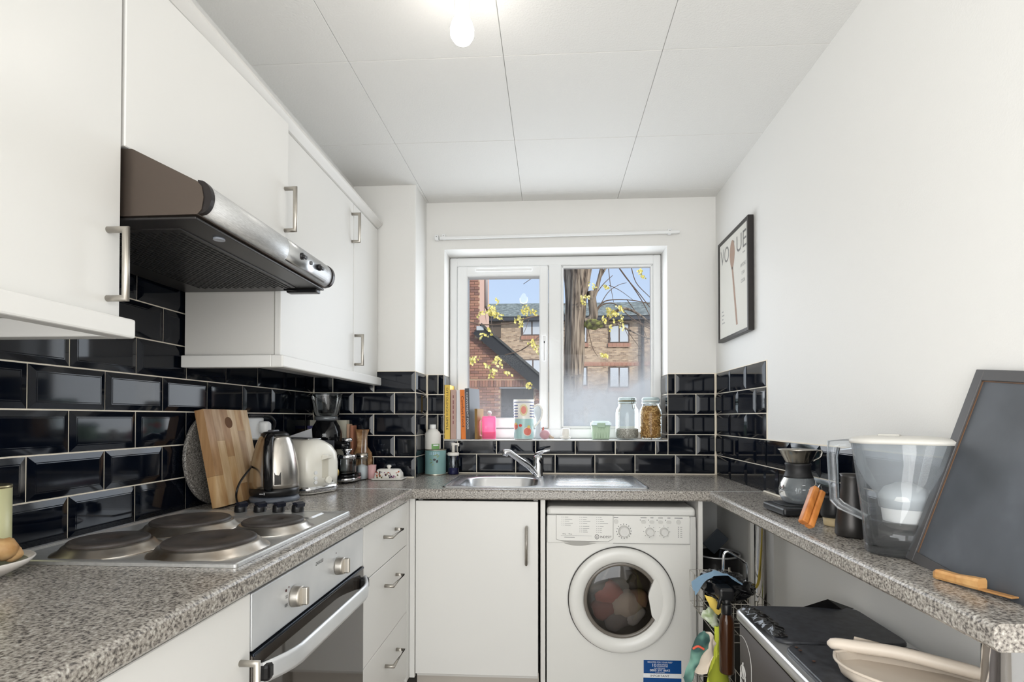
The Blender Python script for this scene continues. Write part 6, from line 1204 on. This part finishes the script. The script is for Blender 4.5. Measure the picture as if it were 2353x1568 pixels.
tw = [([(1366, 720), (1380, 700), (1400, 690), (1450, 690), (1500, 700)], .014), ([(1364, 735), (1374, 710), (1392, 698), (1415, 700), (1450, 730), (1500, 760)], .014), ([(1420, 612), (1440, 640), (1465, 670), (1500, 715)], .013), ([(1420, 612), (1455, 660), (1480, 700), (1500, 740)], .012), ([(1450, 612), (1462, 650), (1490, 680), (1500, 690)], .009), ([(1398, 612), (1402, 650), (1410, 695)], .008), ([(1360, 690), (1385, 655), (1408, 633)], .010), ([(1370, 720), (1395, 675), (1420, 656), (1440, 650)], .008), ([(1400, 656), (1425, 668), (1455, 690)], .007), ([(1346, 735), (1352, 760), (1362, 800), (1374, 820)], .008), ([(1440, 756), (1452, 775), (1470, 800), (1486, 830)], .008), ([(1430, 745), (1440, 765), (1448, 785)], .006), ([(1385, 744), (1398, 760), (1404, 785)], .006), ([(1297, 726), (1290, 700), (1284, 690)], .01), ([(1296, 745), (1286, 735), (1276, 728)], .012), ([(1450, 735), (1480, 745), (1505, 757)], .008), ([(1440, 688), (1462, 720), (1480, 760), (1490, 790)], .008)]
for P, r_ in tw: limb(P, r_, r_ * .5, name='twig', m=TWIG)
# twigs of the same tree reaching across the left pane, nearer the window
YN_ = 7.0
for P, r_ in (([(1296, 700), (1250, 722), (1215, 730), (1180, 742), (1140, 746), (1105, 746), (1078, 740)], .012), ([(1296, 760), (1250, 768), (1220, 790), (1195, 806), (1160, 816)], .011), ([(1158, 738), (1145, 728), (1128, 722)], .008), ([(1296, 600), (1240, 630), (1222, 640), (1203, 653)], .006), ([(1128, 726), (1132, 760), (1140, 775)], .006), ([(1215, 735), (1206, 760), (1196, 775)], .005), ([(1144, 816), (1150, 838), (1160, 850)], .004)):
    yy = [YT - .3 + (YN_ - YT + .3) * min(1, i / 2) for i in range(len(P))]; limb(P, r_, r_ * .55, m=TWIG, name='twig', yy=yy)
LEAF = [mat('leaf_%d' % k, c_, .6) for k, c_ in enumerate(((228, 216, 126), (236, 226, 152), (212, 198, 100)))]
rnd = random.Random(21); lv = [MB() for _ in range(3)]
def spray(u0, v0, u1, v1, n_, y, wid=10, s=.046):
    for k in range(int(n_ * .8)):
        t_ = rnd.random(); u = u0 + (u1 - u0) * t_ + rnd.uniform(-1, 1) * wid * .5; v = v0 + (v1 - v0) * t_ + rnd.uniform(-1, 1) * wid * .5
        p = T_(u, v, y + rnd.uniform(-.12, .12)); a_ = Vector((rnd.uniform(-.7, .7), rnd.uniform(-.5, .5), rnd.uniform(-1, -.1))).normalized(); b_ = a_.cross(Vector((rnd.uniform(-.4, .4), 1, rnd.uniform(-.4, .4)))).normalized(); l_ = s * rnd.uniform(.7, 1.2); w_ = l_ * .36
        c_ = a_.cross(b_) * w_ * .25
        lv[rnd.randrange(3)].add([p, p + a_ * l_ * .5 + b_ * w_ + c_, p + a_ * l_, p + a_ * l_ * .5 - b_ * w_ + c_, p + a_ * l_ * .5], [(0, 1, 4), (1, 2, 4), (2, 3, 4), (3, 0, 4)])
for a_ in ((1095, 722, 1128, 712, 16), (1128, 700, 1140, 725, 60), (1120, 712, 1150, 728, 60), (1141, 682, 1146, 694, 8), (1180, 735, 1205, 730, 26), (1195, 728, 1200, 752, 20), (1202, 700, 1208, 725, 20), (1210, 702, 1232, 722, 36), (1126, 752, 1104, 776, 16), (1124, 752, 1124, 775, 8), (1076, 822, 1100, 822, 20), (1082, 828, 1090, 838, 10), (1110, 838, 1136, 834, 16), (1136, 828, 1146, 820, 26), (1138, 840, 1130, 865, 34), (1150, 826, 1154, 840, 10), (1166, 850, 1170, 860, 10), (1212, 880, 1214, 892, 16), (1215, 876, 1224, 880, 8), (1213, 790, 1226, 780, 12), (1224, 785, 1238, 808, 22)): spray(*a_, YN_, 9)
for a_ in ((1337, 680, 1342, 698, 16), (1344, 676, 1350, 684, 10), (1396, 708, 1404, 724, 40), (1408, 715, 1418, 725, 30), (1386, 725, 1392, 738, 12), (1410, 732, 1412, 738, 8), (1418, 702, 1428, 708, 14), (1426, 712, 1428, 752, 26), (1392, 655, 1398, 664, 14), (1356, 650, 1362, 660, 10), (1406, 744, 1400, 760, 8), (1468, 618, 1474, 626, 18), (1476, 630, 1483, 638, 10)): spray(*a_, YT - .25, 9, .056)
spray(1380, 815, 1396, 815, 40, YT - .6, 8, .05)
for k in range(3): part('foliage', lv[k], LEAF[k], tr, True, kind='stuff')
